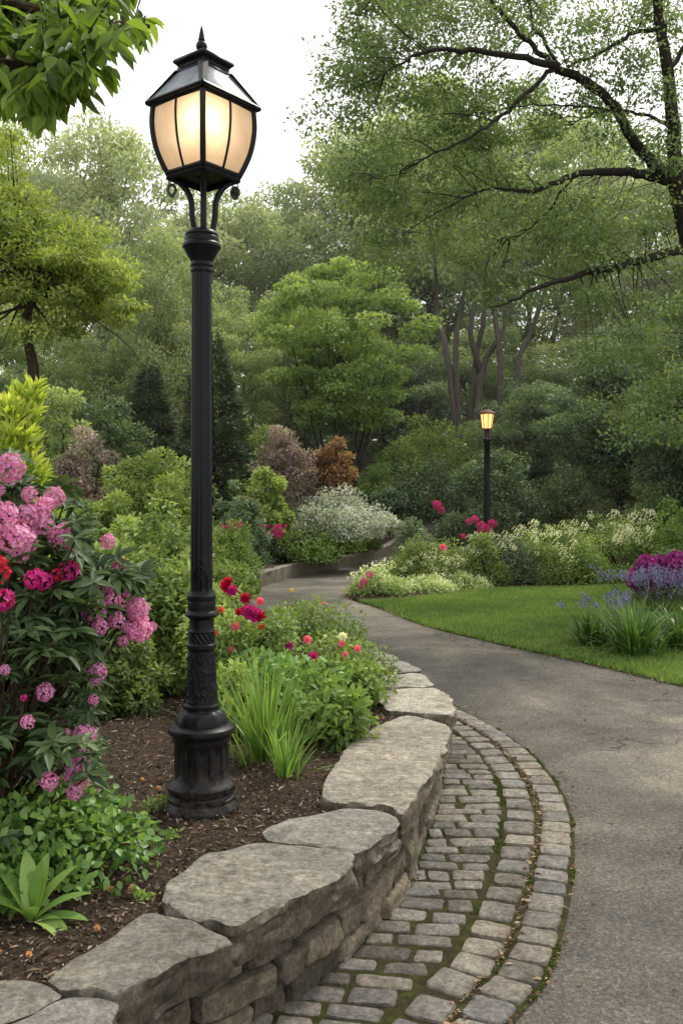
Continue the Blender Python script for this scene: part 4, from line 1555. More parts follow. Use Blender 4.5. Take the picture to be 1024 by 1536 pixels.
def broad_leaf(name, label, cat, loc, leaves, mat=L_BLADE):
    t = thing(name, label, cat, loc)
    for (az, el, L, W, curl) in leaves:
        V = []; Fc = []; n = 10
        d = Vector((math.cos(az), math.sin(az), 0))
        side = Vector((-d.y, d.x, 0))
        p = Vector((0, 0, 0)); a = el
        for i in range(n + 1):
            s = i / n
            w = 1.35 * W * (math.sin(PI * min(1, s * .93 + .06)) ** .75) * (1 if s < .97 else .3)
            if i: 
                a -= curl / n
                p = p + (d * math.cos(a) + Vector((0, 0, math.sin(a)))) * (L / n)
            upv = (Vector((0, 0, 1)) * math.cos(a) - d * math.sin(a))
            V += [p - side * w + upv * w * .35, p.copy(), p + side * w + upv * w * .35]
        for i in range(n):
            for k in range(2): Fc.append((i * 3 + k, i * 3 + k + 1, (i + 1) * 3 + k + 1, (i + 1) * 3 + k))
        mb = MB(); mb.add(V, Fc, random.uniform(.3, .75))
        mb.obj('leaf', mat, t, True, None)
    return t


p0 = onz(48, 1385, .36)
broad_leaf('broad_leaf_plant', 'bright green rosette of long broad leaves in the near corner of the bed', 'plant', p0,
           [(R(120), 1.35, .23, .024, .4), (R(170), 1.2, .22, .028, .5), (R(80), 1.3, .22, .022, .5), (R(30), 1.15, .22, .024, .6), (R(10), .8, .21, .022, .7), (R(-10), .45, .2, .022, .6), (R(-35), .6, .2, .026, 1.4),
            (R(215), 1.0, .22, .03, .8), (R(60), 1.45, .20, .02, .2), (R(-70), 1.1, .12, .016, .5), (R(150), .9, .19, .024, .7)])


# --- iris / grass clumps
def blades(name, label, cat, loc, n, L, W, spread, mat, seed, group=None, arch=1.0, flowers=None):
    g = np.random.default_rng(seed)
    t = thing(name, label, cat, loc, 0, group)
    V = []; idx = []; tone = []
    seg = 6
    for i in range(n):
        az = g.uniform(0, 2 * PI); rad = abs(g.normal()) * spread * .35
        b = Vector((math.cos(az) * rad, math.sin(az) * rad, 0))
        az2 = az + g.normal() * .4
        d = Vector((math.cos(az2), math.sin(az2), 0)); side = Vector((-d.y, d.x, 0))
        el = PI / 2 - abs(g.normal()) * .28 * (1 + 1.6 * arch * rad / spread) - .04
        l = L * g.uniform(.55, 1.1); p = b; w = W * g.uniform(.6, 1.2); cu = g.uniform(.2, 1.0) * arch
        k0 = len(V); tn = g.uniform(.15, .9)
        for s in range(seg + 1):
            q = s / seg
            if s:
                el -= cu * q / seg * 1.6
                p = p + (d * math.cos(el) + Vector((0, 0, math.sin(el)))) * (l / seg)
            ww = w * (1 - q ** 2.2) + .0004
            V += [tuple(p - side * ww), tuple(p + side * ww)]; tone += [tn * (.6 + .4 * q)] * 2
        for s in range(seg):
            a = k0 + 2 * s; idx.append((a, a + 1, a + 3, a + 2))
    me = mesh_np('blades', V, np.full(len(idx), 4), idx, mat, tone=tone)
    link(bpy.data.objects.new('blades', me), t)
    return t


blades('iris_clump', 'tall pale green clump of upright iris blades beside the lamp base', 'plant', onz(398, 1140, .36), 190, .56, .0065, .24, L_BLADE, 41, arch=.5)
blades('iris_clump', 'shorter bluish iris clump in front of the tall pale green one', 'plant', onz(428, 1168, .36), 80, .30, .005, .11, L_BLADE, 42, arch=.6)

# --- lower rose bed
def rose_bush(label, px, py_base, d, rx, h, n, leaf, mat, seed, blooms, zb=.36, name='rose_bush'):
    X = (px - 512) / F * d
    t = world_shrub(name, label, 'bush', (X, d, zb), rx, rx * .8, h, n, leaf, mat, seed, lobes=26, lobe_r=.3, width=.55, stems=9, tmpl=T_LEAF, flat=.9, base=.05)
    for (x, y, k, sc) in blooms:
        flower(t, ROSES[k], at(x, y, d - rx * .55), sc * 1.0, (random.uniform(-.5, .5), -1, random.uniform(.2, .8)))
    return t


rose_bush('sprawling rose bush with pink and white blooms beside the far wall slabs', 515, 1050, 6.5, .42, .42, 4600, .032, L_SHRUB, 51,
          [(460, 960, 'rose', 1.1), (433, 970, 'magenta', .8), (470, 986, 'magenta', 1.2), (515, 956, 'white', 1.1), (512, 966, 'rose', .8), (517, 984, 'rose', 1.0), (536, 973, 'rose', .9), (539, 1005, 'rose', .9), (521, 1013, 'white', .8),
           (532, 992, 'white', .6), (488, 955, 'white', .5)])
rose_bush('loose airy shrub with a few white specks rising behind the pink roses', 455, 1040, 7.6, .72, .47, 7000, .03, L_HEDGE, 52,
          [(428, 905, 'white', .5), (485, 905, 'rose', .5), (437, 886, 'yellow', .6), (427, 912, 'white', .4)], name='garden_shrub')
rose_bush('rose bush with crimson and magenta blooms right behind the lamp post', 362, 1050, 6.3, .46, .82, 6500, .032, L_SHRUB, 53,
          [(342, 873, 'crimson', .8), (340, 882, 'crimson', 1.0), (349, 887, 'magenta', 1.1), (337, 878, 'crimson', .8), (368, 898, 'crimson', 1.0), (390, 903, 'rose', 1.0), (372, 918, 'magenta', 1.2), (382, 924, 'magenta', 1.3), (391, 925, 'crimson', .9),
           (358, 918, 'crimson', .8), (353, 940, 'rose', 1.1), (393, 940, 'coral', .7), (346, 975, 'rose', .8), (379, 983, 'coral', .8), (331, 915, 'coral', .7), (322, 950, 'coral', .6)])
rose_bush('leafy perennial with glossy foliage in front of the rose bushes', 415, 1075, 5.75, .42, .46, 3600, .045, L_ROUND, 54, [(445, 1057, 'coral', .7), (505, 1065, 'coral', .25)], name='perennial_plant')
rose_bush('small bare stemmed shrub with a tuft of fresh leaves above the mulch', 497, 1115, 5.2, .22, .38, 900, .055, L_HEDGE, 55, [], name='young_shrub')
rose_bush('dark leaved low rose in the corner by the pale slab', 532, 1060, 6.1, .22, .34, 1500, .036, L_HEDGE, 56, [(574, 1074, 'crimson', .8)])
rose_bush('slender green plant with narrow leaves between lamp and iris', 350, 1075, 5.4, .20, .48, 1000, .05, L_LIME, 57, [], name='garden_plant')
for i, (x, y, k) in enumerate([(345, 1108, 'yellow'), (418, 1160, 'yellow'), (500, 1105, 'coral')]):
    p = onz(x, y, .37)
    lab = ['yellow flower on the mulch by the lamp base', 'yellow flower at the foot of the iris clump', 'orange pink flower under the bare stemmed shrub'][i]
    t = thing('small_flower', lab, 'flower', p)
    o = bpy.data.objects.new('petals', ROSES[k]); link(o, t); o.location = (0, 0, .02)
    mb = MB(); mb.tube([(0, 0, -.01), (0, 0, .022)], .002, 5); mb.obj('stem', STEM_GREEN, t)
for i, (x, y) in enumerate([(200, 1336), (166, 1334), (145, 1392), (43, 1432), (2, 1430), (213, 1170), (238, 1182), (575, 1078)]):
    p = onz(x, y, .378)
    o = link(bpy.data.objects.new('fallen_blossom', ROSES['peach'])); o.location = p; o.rotation_euler = (random.uniform(-1, 1), random.uniform(-1, 1), random.random() * 6); s = .75 if i == 0 else .42
    o.scale = (s, s, s * .8)
    tag(o, 'fallen blossom lying on the dark mulch', 'blossom', 'fallen blossoms scattered on the mulch')
# small weeds on the mulch
for i, (x, y, lab) in enumerate([(240, 1215, 'small weed tuft against the left of the lamp foot'), (225, 1270, 'tiny pale seedling between lamp and near slab'), (262, 1258, 'tiny seedling in front of the lamp foot'),
                                 (530, 1085, 'green weed spreading by the large slab'), (215, 1350, 'tiny sprout by the fallen orange blossom')]):
    s = [.07, .035, .04, .13, .03][i]
    world_shrub('weed', lab, 'weed', onz(x, y, .36), s, s, s * .9, 260 if i in (0, 3) else 90, .022, L_HEDGE, 60 + i, lobes=8, lobe_r=.4, stems=2)

# ================================================================= SHRUB MASSES
SH = [
    # name, label, px, Y, py_top, half px, zbase, mat, leaf, n, kw
    ('green_shrub', 'broad green shrub with pale leaf tips left of the lamp post', 215, 7.0, 735, 145, .36, L_SHRUB, .05, 15000, dict(lobes=60, lobe_r=.2, width=.5, tmpl=T_LEAF)),
    ('green_shrub', 'smaller green shrub standing behind the lamp shaft', 290, 7.8, 790, 95, .36, L_SHRUB, .05, 9000, dict(lobes=40, lobe_r=.22, width=.5, tmpl=T_LEAF)),
    ('green_shrub', 'shaded shrub at the back of the rhododendron', 75, 6.2, 730, 140, .36, L_SHRUB, .05, 10000, dict(lobes=44, lobe_r=.24, width=.5, tmpl=T_LEAF)),
    ('laurel_bush', 'glossy yellow green laurel bush with upright leaves high at the photo edge', 24, 6.8, 548, 84, .4, L_LAUREL, .12, 11000, dict(lobes=90, lobe_r=.2, width=.24, tmpl=T_LEAF, spiky=1.1)),
    ('lime_shrub', 'lime green feathery shrub spreading over the slope behind the lamp', 222, 11.5, 645, 82, .6, L_LIME, .06, 13000, dict(lobes=50, lobe_r=.22)),
    ('lime_shrub', 'yellow tipped lime shrub in front of the purple bush', 150, 10, 712, 60, .5, L_LIME, .055, 8000, dict(lobes=36, lobe_r=.24)),
    ('lime_shrub', 'low lime green shrub hugging the left of the lamp pole', 262, 9.4, 705, 60, .5, L_LIME, .06, 6000, dict(lobes=36, lobe_r=.24)),
    ('purple_bush', 'rounded dusky purple bush at the upper left of the bed', 132, 12.0, 612, 62, .6, L_PURPLE, .05, 15000, dict(lobes=90, lobe_r=.2)),
    ('purple_bush', 'wide greyish purple bush left of the copper one', 422, 21.5, 628, 60, .8, L_PURPLE, .07, 14000, dict(lobes=90, lobe_r=.2)),
    ('copper_bush', 'copper brown leaved bush in the middle of the slope', 503, 21.8, 652, 44, .9, L_COPPER, .09, 8000, dict(lobes=44, lobe_r=.22)),
    ('silver_bush', 'mounded bush covered in silvery white blossom on the slope', 500, 21, 730, 84, .7, L_SILVER, .06, 15000, dict(lobes=80, lobe_r=.2)),
    ('silver_bush', 'small white dotted mound tucked right of the silvery bush', 578, 22.5, 762, 30, .7, L_SILVER, .07, 2500, dict(lobes=20, lobe_r=.25)),
    ('lime_shrub', 'fresh lime shrub right of the lamp pole on the slope', 398, 20, 690, 40, .7, L_LIME, .09, 6000, dict(lobes=36, lobe_r=.24)),
    ('dome_shrub', 'grey green dome shaped shrub right of the lamp pole', 358, 17, 712, 48, .4, L_GREYGREEN, .06, 9000, dict(lobes=60, lobe_r=.18)),
    ('dome_shrub', 'round green and pinkish dome shrub right of the copper bush', 585, 25, 722, 34, 1.0, L_GREYGREEN, .08, 5000, dict(lobes=40, lobe_r=.2)),
    ('hedge_mound', 'low clipped green mound nearest the stone edging', 436, 20.4, 793, 95, .3, L_HEDGE, .055, 13000, dict(lobes=70, lobe_r=.3)),
    ('hedge_mound', 'green mound of fine foliage behind the red flowers', 480, 21.0, 762, 78, .45, L_HEDGE, .065, 10000, dict(lobes=60, lobe_r=.25)),
    ('hedge_mound', 'bright green mound just right of the lamp shaft', 340, 12.6, 838, 52, .36, L_HEDGE, .05, 9000, dict(lobes=60, lobe_r=.24)),
    ('hedge_mound', 'flat green mound at the end of the stone edging', 535, 22.6, 800, 40, .4, L_HEDGE, .06, 5000, dict(lobes=40, lobe_r=.26)),
    ('hedge_mound', 'spreading green mound behind the lamp pole', 330, 15.5, 775, 60, .36, L_HEDGE, .05, 8000, dict(lobes=50, lobe_r=.24)),
    ('dark_shrub', 'wide dark green spreading shrub below the far lamp', 640, 26, 690, 88, 1.0, L_FORESTDARK, .09, 12000, dict(lobes=70, lobe_r=.2)),
    ('dark_shrub', 'tall dark rounded shrub behind the far lamp post', 740, 23, 655, 82, .3, L_FORESTDARK, .09, 14000, dict(lobes=80, lobe_r=.2)),
    ('dark_shrub', 'large layered green shrub under the multi stemmed tree', 640, 30, 612, 95, 1.2, L_CENTRE, .11, 14000, dict(lobes=80, lobe_r=.2)),
    ('dark_shrub', 'shadowy shrub to the right of the far lamp', 830, 25, 690, 70, .4, L_FORESTDARK, .09, 9000, dict(lobes=60, lobe_r=.2)),
    ('dark_shrub', 'dark thicket behind the lime shrub at left', 180, 20, 575, 70, .8, L_FORESTDARK, .09, 12000, dict(lobes=70, lobe_r=.2)),
    ('lime_shrub', 'small bright lime shrub beside the dark conifers', 400, 27, 590, 30, 1.2, L_LIME, .1, 4000, dict(lobes=30, lobe_r=.25)),
    ('dark_shrub', 'mid green shrub between maple trunk and conifers', 95, 18, 560, 60, .8, L_FORESTMID, .09, 9000, dict(lobes=60, lobe_r=.2)),
    ('green_shrub', 'fresh green shrub filling the slope left of the lamp pole', 262, 14.5, 668, 70, .6, L_SHRUB, .055, 9000, dict(lobes=50, lobe_r=.22)),
    ('green_shrub', 'light green shrub below the purple bush on the left', 110, 10.5, 690, 70, .5, L_HEDGE, .055, 8000, dict(lobes=50, lobe_r=.22)),
    ('garden_shrub', 'mid green shrub under the grey purple bush on the slope', 455, 22.3, 712, 40, .7, L_SHRUB, .07, 7000, dict(lobes=50, lobe_r=.22)),
    ('garden_shrub', 'bushy green shrub right beside the copper bush', 565, 27, 690, 50, 1.0, L_HEDGE, .08, 7000, dict(lobes=50, lobe_r=.22)),
    ('garden_shrub', 'soft green shrub between conifer and dome shrub', 366, 22.5, 690, 40, .8, L_CENTRE, .07, 7000, dict(lobes=50, lobe_r=.22)),
    ('garden_shrub', 'low green shrub in front of the silvery bush', 430, 21.5, 752, 60, .5, L_HEDGE, .06, 8000, dict(lobes=50, lobe_r=.22)),
    ('garden_shrub', 'dark olive shrub behind the path where it leaves the view', 600, 29, 655, 60, 1.1, L_CENTRE, .09, 8000, dict(lobes=50, lobe_r=.22)),
    ('garden_shrub', 'glossy green shrub between the pink bush and the broad pale tipped shrub', 150, 6.0, 800, 90, .36, L_SHRUB, .042, 9000, dict(lobes=50, lobe_r=.22, tmpl=T_LEAF)),
    # right border beyond the lawn
    ('variegated_shrub', 'cream speckled low shrub at the tip of the island bed', 570, 15.9, 842, 46, .0, L_VARIEG, .05, 5200, dict(lobes=50, lobe_r=.26)),
    ('variegated_shrub', 'cream speckled low edging shrub where lawn begins', 640, 16.4, 862, 40, .0, L_VARIEG, .045, 4200, dict(lobes=50, lobe_r=.3)),
    ('variegated_shrub', 'cream speckled edging shrub at the corner of the lawn', 695, 17.0, 862, 42, .0, L_VARIEG, .045, 4200, dict(lobes=50, lobe_r=.3)),
    ('garden_shrub', 'fine leaved green shrub above the cream edging plants', 640, 17.6, 800, 75, .0, L_SHRUB, .05, 9500, dict(lobes=60, lobe_r=.22)),
    ('garden_shrub', 'soft green mound behind the island bed near the path', 625, 20.5, 765, 48, .0, L_GREYGREEN, .06, 7000, dict(lobes=50, lobe_r=.22)),
    ('garden_shrub', 'pale grey green shrub left of the white blossoms', 745, 18.0, 800, 70, .0, L_GREYGREEN, .05, 9500, dict(lobes=60, lobe_r=.22)),
    ('blossom_shrub', 'wide green shrub with white blossom tips behind the lawn', 835, 18.4, 782, 80, .0, L_SHRUB, .055, 12000, dict(lobes=70, lobe_r=.2)),
    ('blossom_shrub', 'green shrub with creamy white blossoms further along the lawn', 930, 19.2, 765, 85, .0, L_SHRUB, .055, 12000, dict(lobes=70, lobe_r=.2)),
    ('garden_shrub', 'low rounded olive shrub at the back edge of the lawn', 885, 18.1, 838, 55, .0, L_HEDGE, .05, 6000, dict(lobes=50, lobe_r=.25)),
    ('garden_shrub', 'soft olive shrub at the right photo edge below the tree', 1015, 18.5, 742, 65, .0, L_HEDGE, .06, 9000, dict(lobes=60, lobe_r=.22)),
    ('garden_shrub', 'light yellow green shrub beside the big trunk', 985, 23, 700, 60, .2, L_FORESTMID, .08, 8000, dict(lobes=60, lobe_r=.22)),
    ('garden_shrub', 'small green shrub around the foot of the far lamp', 730, 17.6, 775, 36, .0, L_SHRUB, .05, 5000, dict(lobes=40, lobe_r=.25)),
    ('green_shrub', 'green leafy shrub peeking between lamp pole and dome shrub', 322, 10.6, 850, 40, .36, L_SHRUB, .05, 5000, dict(lobes=30, lobe_r=.25)),
]
SHOBJ = {}
for i, (nm, lab, px, Y, pt, hp, zb_, mt, lf, n, kw) in enumerate(SH):
    zt = EYE - (pt - HOR) / F * Y
    zb_ = max(zb_, float(hill(0, Y)) + (.3 if px < 560 and Y > 17 else 0)) if Y > 17 else zb_
    h = max(.25, (zt - zb_) * 1.1)
    rx = hp / F * Y
    SHOBJ[lab] = world_shrub(nm, lab, 'shrub', ((px - 512) / F * Y, Y, zb_), rx, min(rx, 1.8) * .85, h, n, lf, mt, 100 + i, stems=6, **kw)

# blossoms on the right border: white sprays in the shrubs' own tops, magenta heads
def sprinkle(lab, me, boxes, n, sc, name='flower_cluster', d_off=0.0):
    t = SHOBJ[lab]
    for i in range(n):
        (x0, x1, y0, y1, d0, d1) = random.choice(boxes)
        flower(t, me, at(random.uniform(x0, x1), random.uniform(y0, y1), random.uniform(d0, d1)), sc * random.uniform(.7, 1.3), None, name)


WSPRAY = ball_flower(9, .06, 12, P_WHITE, .3, .5)
MSPRAY = ball_flower(10, .075, 46, P_MAGENTA, .32, .6)
CSPRAY = ball_flower(12, .09, 24, P_MAGENTA, .35, .6)
sprinkle('wide green shrub with white blossom tips behind the lawn', WSPRAY, [(770, 880, 783, 805, 17.6, 17.9), (800, 860, 795, 840, 17.3, 17.5)], 48, 1.0)
sprinkle('green shrub with creamy white blossoms further along the lawn', WSPRAY, [(880, 985, 765, 790, 18.3, 18.6), (920, 975, 790, 820, 18.1, 18.3)], 60, 1.0)
sprinkle('pale grey green shrub left of the white blossoms', WSPRAY, [(700, 780, 800, 830, 17.3, 17.5)], 26, .8)
sprinkle('fine leaved green shrub above the cream edging plants', WSPRAY, [(600, 700, 820, 860, 16.7, 16.9)], 34, .7)
for (x, y, k, s_) in [(655, 757, 0, 1.1), (662, 765, 1, .7), (712, 778, 0, .9), (722, 790, 0, 1.3), (738, 785, 0, .9), (703, 782, 1, .6), (730, 793, 0, .8), (694, 804, 0, .6)]:
    flower(SHOBJ['small green shrub around the foot of the far lamp' if x > 690 else 'fine leaved green shrub above the cream edging plants'], MSPRAY if k == 0 else CSPRAY, at(x, y, 17.0), s_, None, 'flower_cluster')
flower(SHOBJ['fine leaved green shrub above the cream edging plants'], ROSES['rose'], at(663, 822, 16.7), 2.2, None, 'flower')
for (x, y, s_) in [(554, 862, .8), (545, 872, .8), (540, 880, .5)]:
    flower(SHOBJ['cream speckled low shrub at the tip of the island bed'], MSPRAY, at(x, y, 15.4), s_, None, 'flower_cluster')
az = world_shrub('azalea_bush', 'small azalea with deep red blossoms between the green mounds', 'shrub', ((402 - 512) / F * 19.8, 19.8, .5), .5, .4, .7, 2500, .05, L_FORESTDARK, 300, lobes=24)
for i in range(34):
    flower(az, CSPRAY, at(random.uniform(375, 432), random.uniform(788, 806), 19.3), random.uniform(.3, .6), None, 'flower_cluster')
az = world_shrub('azalea_bush', 'little red flowered azalea close to the lamp pole', 'shrub', ((345 - 512) / F * 16.0, 16.0, .5), .35, .3, .55, 1800, .05, L_FORESTDARK, 301, lobes=20)
for i in range(14):
    flower(az, CSPRAY, at(random.uniform(333, 362), random.uniform(782, 796), 15.6), random.uniform(.25, .45), None, 'flower_cluster')

# --- beside the lawn: dark strappy clumps, purple and lavender flowers
for i, (x, y, n, L, lab) in enumerate([(888, 968, 130, .55, 'smaller dark strappy clump on the lawn, left of the biggest one'), (950, 982, 240, .72, 'biggest arching clump of dark strap leaves on the lawn'),
                                       (1018, 972, 150, .62, 'dark strappy clump cut off by the right photo edge')]):
    blades('daylily_clump', lab, 'plant', onz(x, y, .03), n, L * .9, .016, .34, L_BLADEDARK, 70 + i, arch=1.5)


def spires(name, label, loc, rx, ry, h, n, mat, seed, cov=.5):
    g = np.random.default_rng(seed)
    t = thing(name, label, 'flowering plant', loc)
    mb = MB(); P, A, Nn, T = [], [], [], []
    for i in range(n):
        x, y = g.normal() * rx * .5, g.normal() * ry * .5
        hh = h * g.uniform(.7, 1.1)
        tip = Vector((x * 1.3, y * 1.3, hh))
        mb.tube(bez(Vector((x * .4, y * .4, 0)), Vector((x, y, hh * .6)), tip, 4), .003, 3, False, g.random())
        for k in range(26):
            q = g.random() ** 1.2 * cov
            p = Vector((x, y, hh * .6)).lerp(tip, 1 - q) if q < .5 else Vector((x * .9, y * .9, hh * (1 - q)))
            a = g.normal(size=3)
            P.append(tuple(p + Vector(a) * .012)); A.append(tuple(a)); Nn.append(tuple(g.normal(size=3))); T.append(.3 + g.random() * .5)
    mb.obj('stem', STEM_GREEN, t, False)
    link(bpy.data.objects.new('blossom', leaves_mesh('blossom', np.array(P), np.array(A), np.array(Nn), .028, np.array(T), mat, .7)), t)
    return t


p_ = onz(985, 918, .03)
spires('lavender_plant', 'hazy lavender blue flower spikes behind the strappy clumps', p_, .62, .4, .62, 110, P_BLUE, 80, .55)
spires('bluebell_plant', 'sparse small blue flowers left of the lavender', onz(915, 950, .03), .28, .2, .5, 22, P_BLUE, 81, .35)
pp = world_shrub('purple_flower_bush', 'bush smothered in vivid magenta purple blossom at the lawn edge', 'bush', ((1000 - 512) / F * 15.6, 15.6, .03), .78, .5, .92, 5000, .045, L_GREYGREEN, 302, lobes=40, lobe_r=.25)
PSPRAY = ball_flower(14, .085, 30, P_PURPLE, .5, .6)
for i in range(90):
    x = random.uniform(944, 1060)
    flower(pp, PSPRAY, at(x, 862 + random.uniform(-22, 22) - (x - 944) * .08, random.uniform(14.9, 15.4)), random.uniform(.6, 1.15), None, 'flower_cluster')

# ================================================================= TREES
# airy and dense forest trees; several meshes, each used for more than one tree
TM = {
    'pale1': tree_meshes(201, 14, 4.2, 4.0, .22, L_FORESTPALE, BARK_GREY, 130, 210, .17, .85, 1, gap=.3),
    'pale2': tree_meshes(202, 14, 4.6, 3.6, .24, L_FORESTPALE, BARK_GREY, 140, 210, .17, .9, 2, spread=.2, gap=.25),
    'mid1': tree_meshes(203, 12, 4.2, 2.4, .22, L_FORESTMID, BARK_GREY, 150, 240, .15, .85, 1, gap=.2),
    'mid2': tree_meshes(204, 12, 4.6, 3.0, .22, L_FORESTMID, BARK_GREY, 150, 240, .15, .85, 3, spread=.3, gap=.2),
    'dark1': tree_meshes(205, 9, 3.6, .8, .18, L_FORESTDARK, BARK_DARK, 170, 320, .13, .8, 1),
    'dark2': tree_meshes(206, 9, 3.4, 1.2, .18, L_FORESTDARK, BARK_DARK, 150, 320, .13, .8, 2, spread=.25),
}
HM = {'pale1': 14, 'pale2': 14, 'mid1': 12, 'mid2': 12, 'dark1': 9, 'dark2': 9}
RM = {'pale1': 4.2, 'pale2': 4.6, 'mid1': 4.2, 'mid2': 4.6, 'dark1': 3.6, 'dark2': 3.4}
TR = [
    ('pale1', 165, 34, 128, 150, 'tall pale airy tree rising behind the left of the lamp lantern'),
    ('pale2', 40, 38, 165, 150, 'pale tree at the upper left behind the yellow green tree'),
    ('pale2', 300, 44, 235, 150, 'hazy pale tree directly behind the lamp lantern'),
    ('mid1', 235, 28, 330, 105, 'mid green tree with slim bare trunk left of the lamp pole'),
    ('mid2', 425, 46, 262, 140, 'distant rounded tree in the dip of the skyline'),
    ('pale1', 545, 50, 150, 170, 'distant tree where the skyline starts to climb'),
    ('mid1', 640, 48, 105, 200, 'large hazy green tree behind the spreading branches'),
    ('mid2', 800, 52, 120, 200, 'tall distant tree behind the multi stemmed trunks'),
    ('pale2', 950, 46, 200, 190, 'pale tree seen through the big right hand branches'),
    ('pale1', 1060, 40, 250, 170, 'light green tree beyond the big dark trunk'),
    ('mid1', 455, 36, 400, 110, 'mid green tree behind the left shoulder of the bushy tree'),
    ('mid1', 60, 27, 430, 110, 'green understory tree behind the maple trunk'),
    ('mid2', 345, 33, 420, 110, 'dense green tree directly behind the lamp pole'),
    ('dark1', 930, 26, 470, 130, 'dark drooping tree left of the big trunk'),
    ('dark2', 1045, 22, 430, 130, 'dark layered tree at the right photo edge'),
    ('dark1', 800, 31, 560, 100, 'dark small tree right of the far lamp'),
    ('dark2', 590, 38, 500, 110, 'dark green tree under the multi stemmed trunks'),
    ('dark1', 170, 30, 500, 110, 'dark tree filling the gap behind the purple bush'),
    ('mid1', 860, 38, 500, 120, 'soft green tree glowing between the dark trees on the right'),
    ('dark2', -30, 24, 520, 110, 'dark tree at the far left behind the laurel bush'),
    ('mid1', -230, 27, 330, 170, 'green tree further left beyond the edge of the garden bed'),
    ('mid2', -480, 25, 300, 200, 'tree at the far left side of the garden'),
    ('dark1', -330, 20, 500, 150, 'dark shrubby tree left of the garden bed'),
    ('mid1', 1330, 30, 250, 220, 'green tree far to the right beyond the lawn'),
    ('dark1', 1250, 24, 470, 170, 'dark tree closing the right side of the lawn'),
    ('mid2', 720, 42, 470, 130, 'green tree behind the multi stemmed trunks'),
]
for i, (k, px, Y, pt, hp, lab) in enumerate(TR):
    X = (px - 512) / F * Y
    z0 = float(hill(X, Y)) - .1
    h = EYE - (pt - HOR) / F * Y - z0
    sx = hp / F * Y / RM[k]
    place('forest_tree', lab, 'tree', TM[k], (X, Y, z0), i * 1.7, (sx, sx, h / HM[k]))

# centre bushy multi-stemmed tree
X = (512 - 512) / F * 27; z0 = float(hill(0, 27))
h = EYE - (372 - HOR) / F * 27 - z0
place('bushy_tree', 'rounded fresh green tree with many thin stems in the middle of the picture', 'tree',
      tree_meshes(210, h, 2.6, 2.5, .10, L_CENTRE, BARK_DARK, 140, 260, .11, .46, 7, spread=.5, flat=.42, width=.6, gap=.18), (X, 27, z0))
# multi-stemmed tall trunks right of centre
Y = 34; X = (695 - 512) / F * Y; z0 = float(hill(0, Y))
t = thing('multi_stem_tree', 'tall tree with several grey trunks fanning out from one base', 'tree', (X, Y, z0))
mb = MB()
g = np.random.default_rng(77)
tips = []
for pts in [[(693, 600), (672, 545), (655, 470), (652, 390), (640, 300)], [(695, 600), (683, 540), (690, 470), (700, 400), (690, 320)], [(697, 602), (712, 550), (725, 480), (728, 410), (745, 330)],
            [(699, 602), (722, 560), (750, 505), (770, 440), (800, 360)], [(772, 610), (775, 560), (795, 500), (820, 430), (850, 360)], [(748, 600), (750, 540), (742, 470), (755, 400), (770, 330)], [(722, 560), (705, 500), (712, 450), (715, 380)]]:
    P3 = [at(x, y, Y + g.normal() * .3) - Vector((X, Y, z0)) for x, y in pts]
    if pts[0][1] > 590: P3[0].z = min(P3[0].z, 0) - .2; 
    cc = catmull(P3, 14)
    r0 = .115
    mb.tube(cc, [r0 * (1 - .75 * i / 13) + .015 for i in range(14)], 8)
    for j in range(9, 14): tips.append(cc[j])
C = np.array([tuple(tips[int(g.integers(0, len(tips)))] + Vector((g.normal() * 1.5, g.normal() * 1.1, 1.0 + abs(g.normal()) * 1.6))) for _ in range(110)])
for c in C[::2]:
    c = Vector(c); a = min(tips, key=lambda q: (q - c).length)
    mb.tube(bez(a, a.lerp(c, .5) + Vector((0, 0, -.1)), c, 5), [.04, .03, .02, .015, .008], 5, False)
mb.obj('trunk', BARK_GREY, t)
pos, ax, nr, tn = clump_leaves(C, .62 * (.6 + .7 * g.random(len(C))), 200, 78, .5)
link(bpy.data.objects.new('crown', leaves_mesh('crown', pos, ax, nr, .14 * (.7 + .6 * g.random(len(pos))), tn, L_FORESTMID, .55)), t)

# conifers
def conifer_mesh(seed, h, r, mat, n=30000):
    g = np.random.default_rng(seed)
    z = h * (1 - g.random(n) ** .55) * .98 + .02
    lay = .75 + .25 * np.abs(np.sin(z * 5.5 + g.random(n) * .6))
    a = g.uniform(0, 2 * PI, n)
    rr = r * (1 - z / h) ** .7 * lay * (.55 + .45 * g.random(n) ** .4) * (1 + .15 * np.sin(5 * a + seed + z * 2))
    P = np.column_stack((rr * np.cos(a), rr * np.sin(a), z))
    ax = np.column_stack((np.cos(a), np.sin(a), g.normal(size=n) * .3 + .15))
    nr = np.column_stack((np.cos(a) * .5, np.sin(a) * .5, np.ones(n))) + g.normal(size=(n, 3)) * .4
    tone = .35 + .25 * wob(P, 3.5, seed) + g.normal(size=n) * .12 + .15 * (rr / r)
    cr = leaves_mesh('crown', P, ax, nr, .15 * (.6 + .8 * g.random(n)), tone, mat, .3)
    mb = MB(); mb.tube([(0, 0, -.1), (0, 0, h * .5), (0, 0, h * .97)], [.12, .07, .01], 8)
    return mb.mesh('trunk', BARK_DARK), cr


for i, (px, Y, pt, hp, lab) in enumerate([(318, 23, 490, 78, 'tall cone shaped conifer right behind the lamp pole'), (225, 24.5, 540, 62, 'broad dark conifer left of the lamp pole')]):
    X = (px - 512) / F * Y; z0 = float(hill(X, Y)) + .2
    h = EYE - (pt - HOR) / F * Y - z0
    place('conifer', lab, 'tree', conifer_mesh(220 + i, h, hp / F * Y, L_CONIFER), (X, Y, z0))

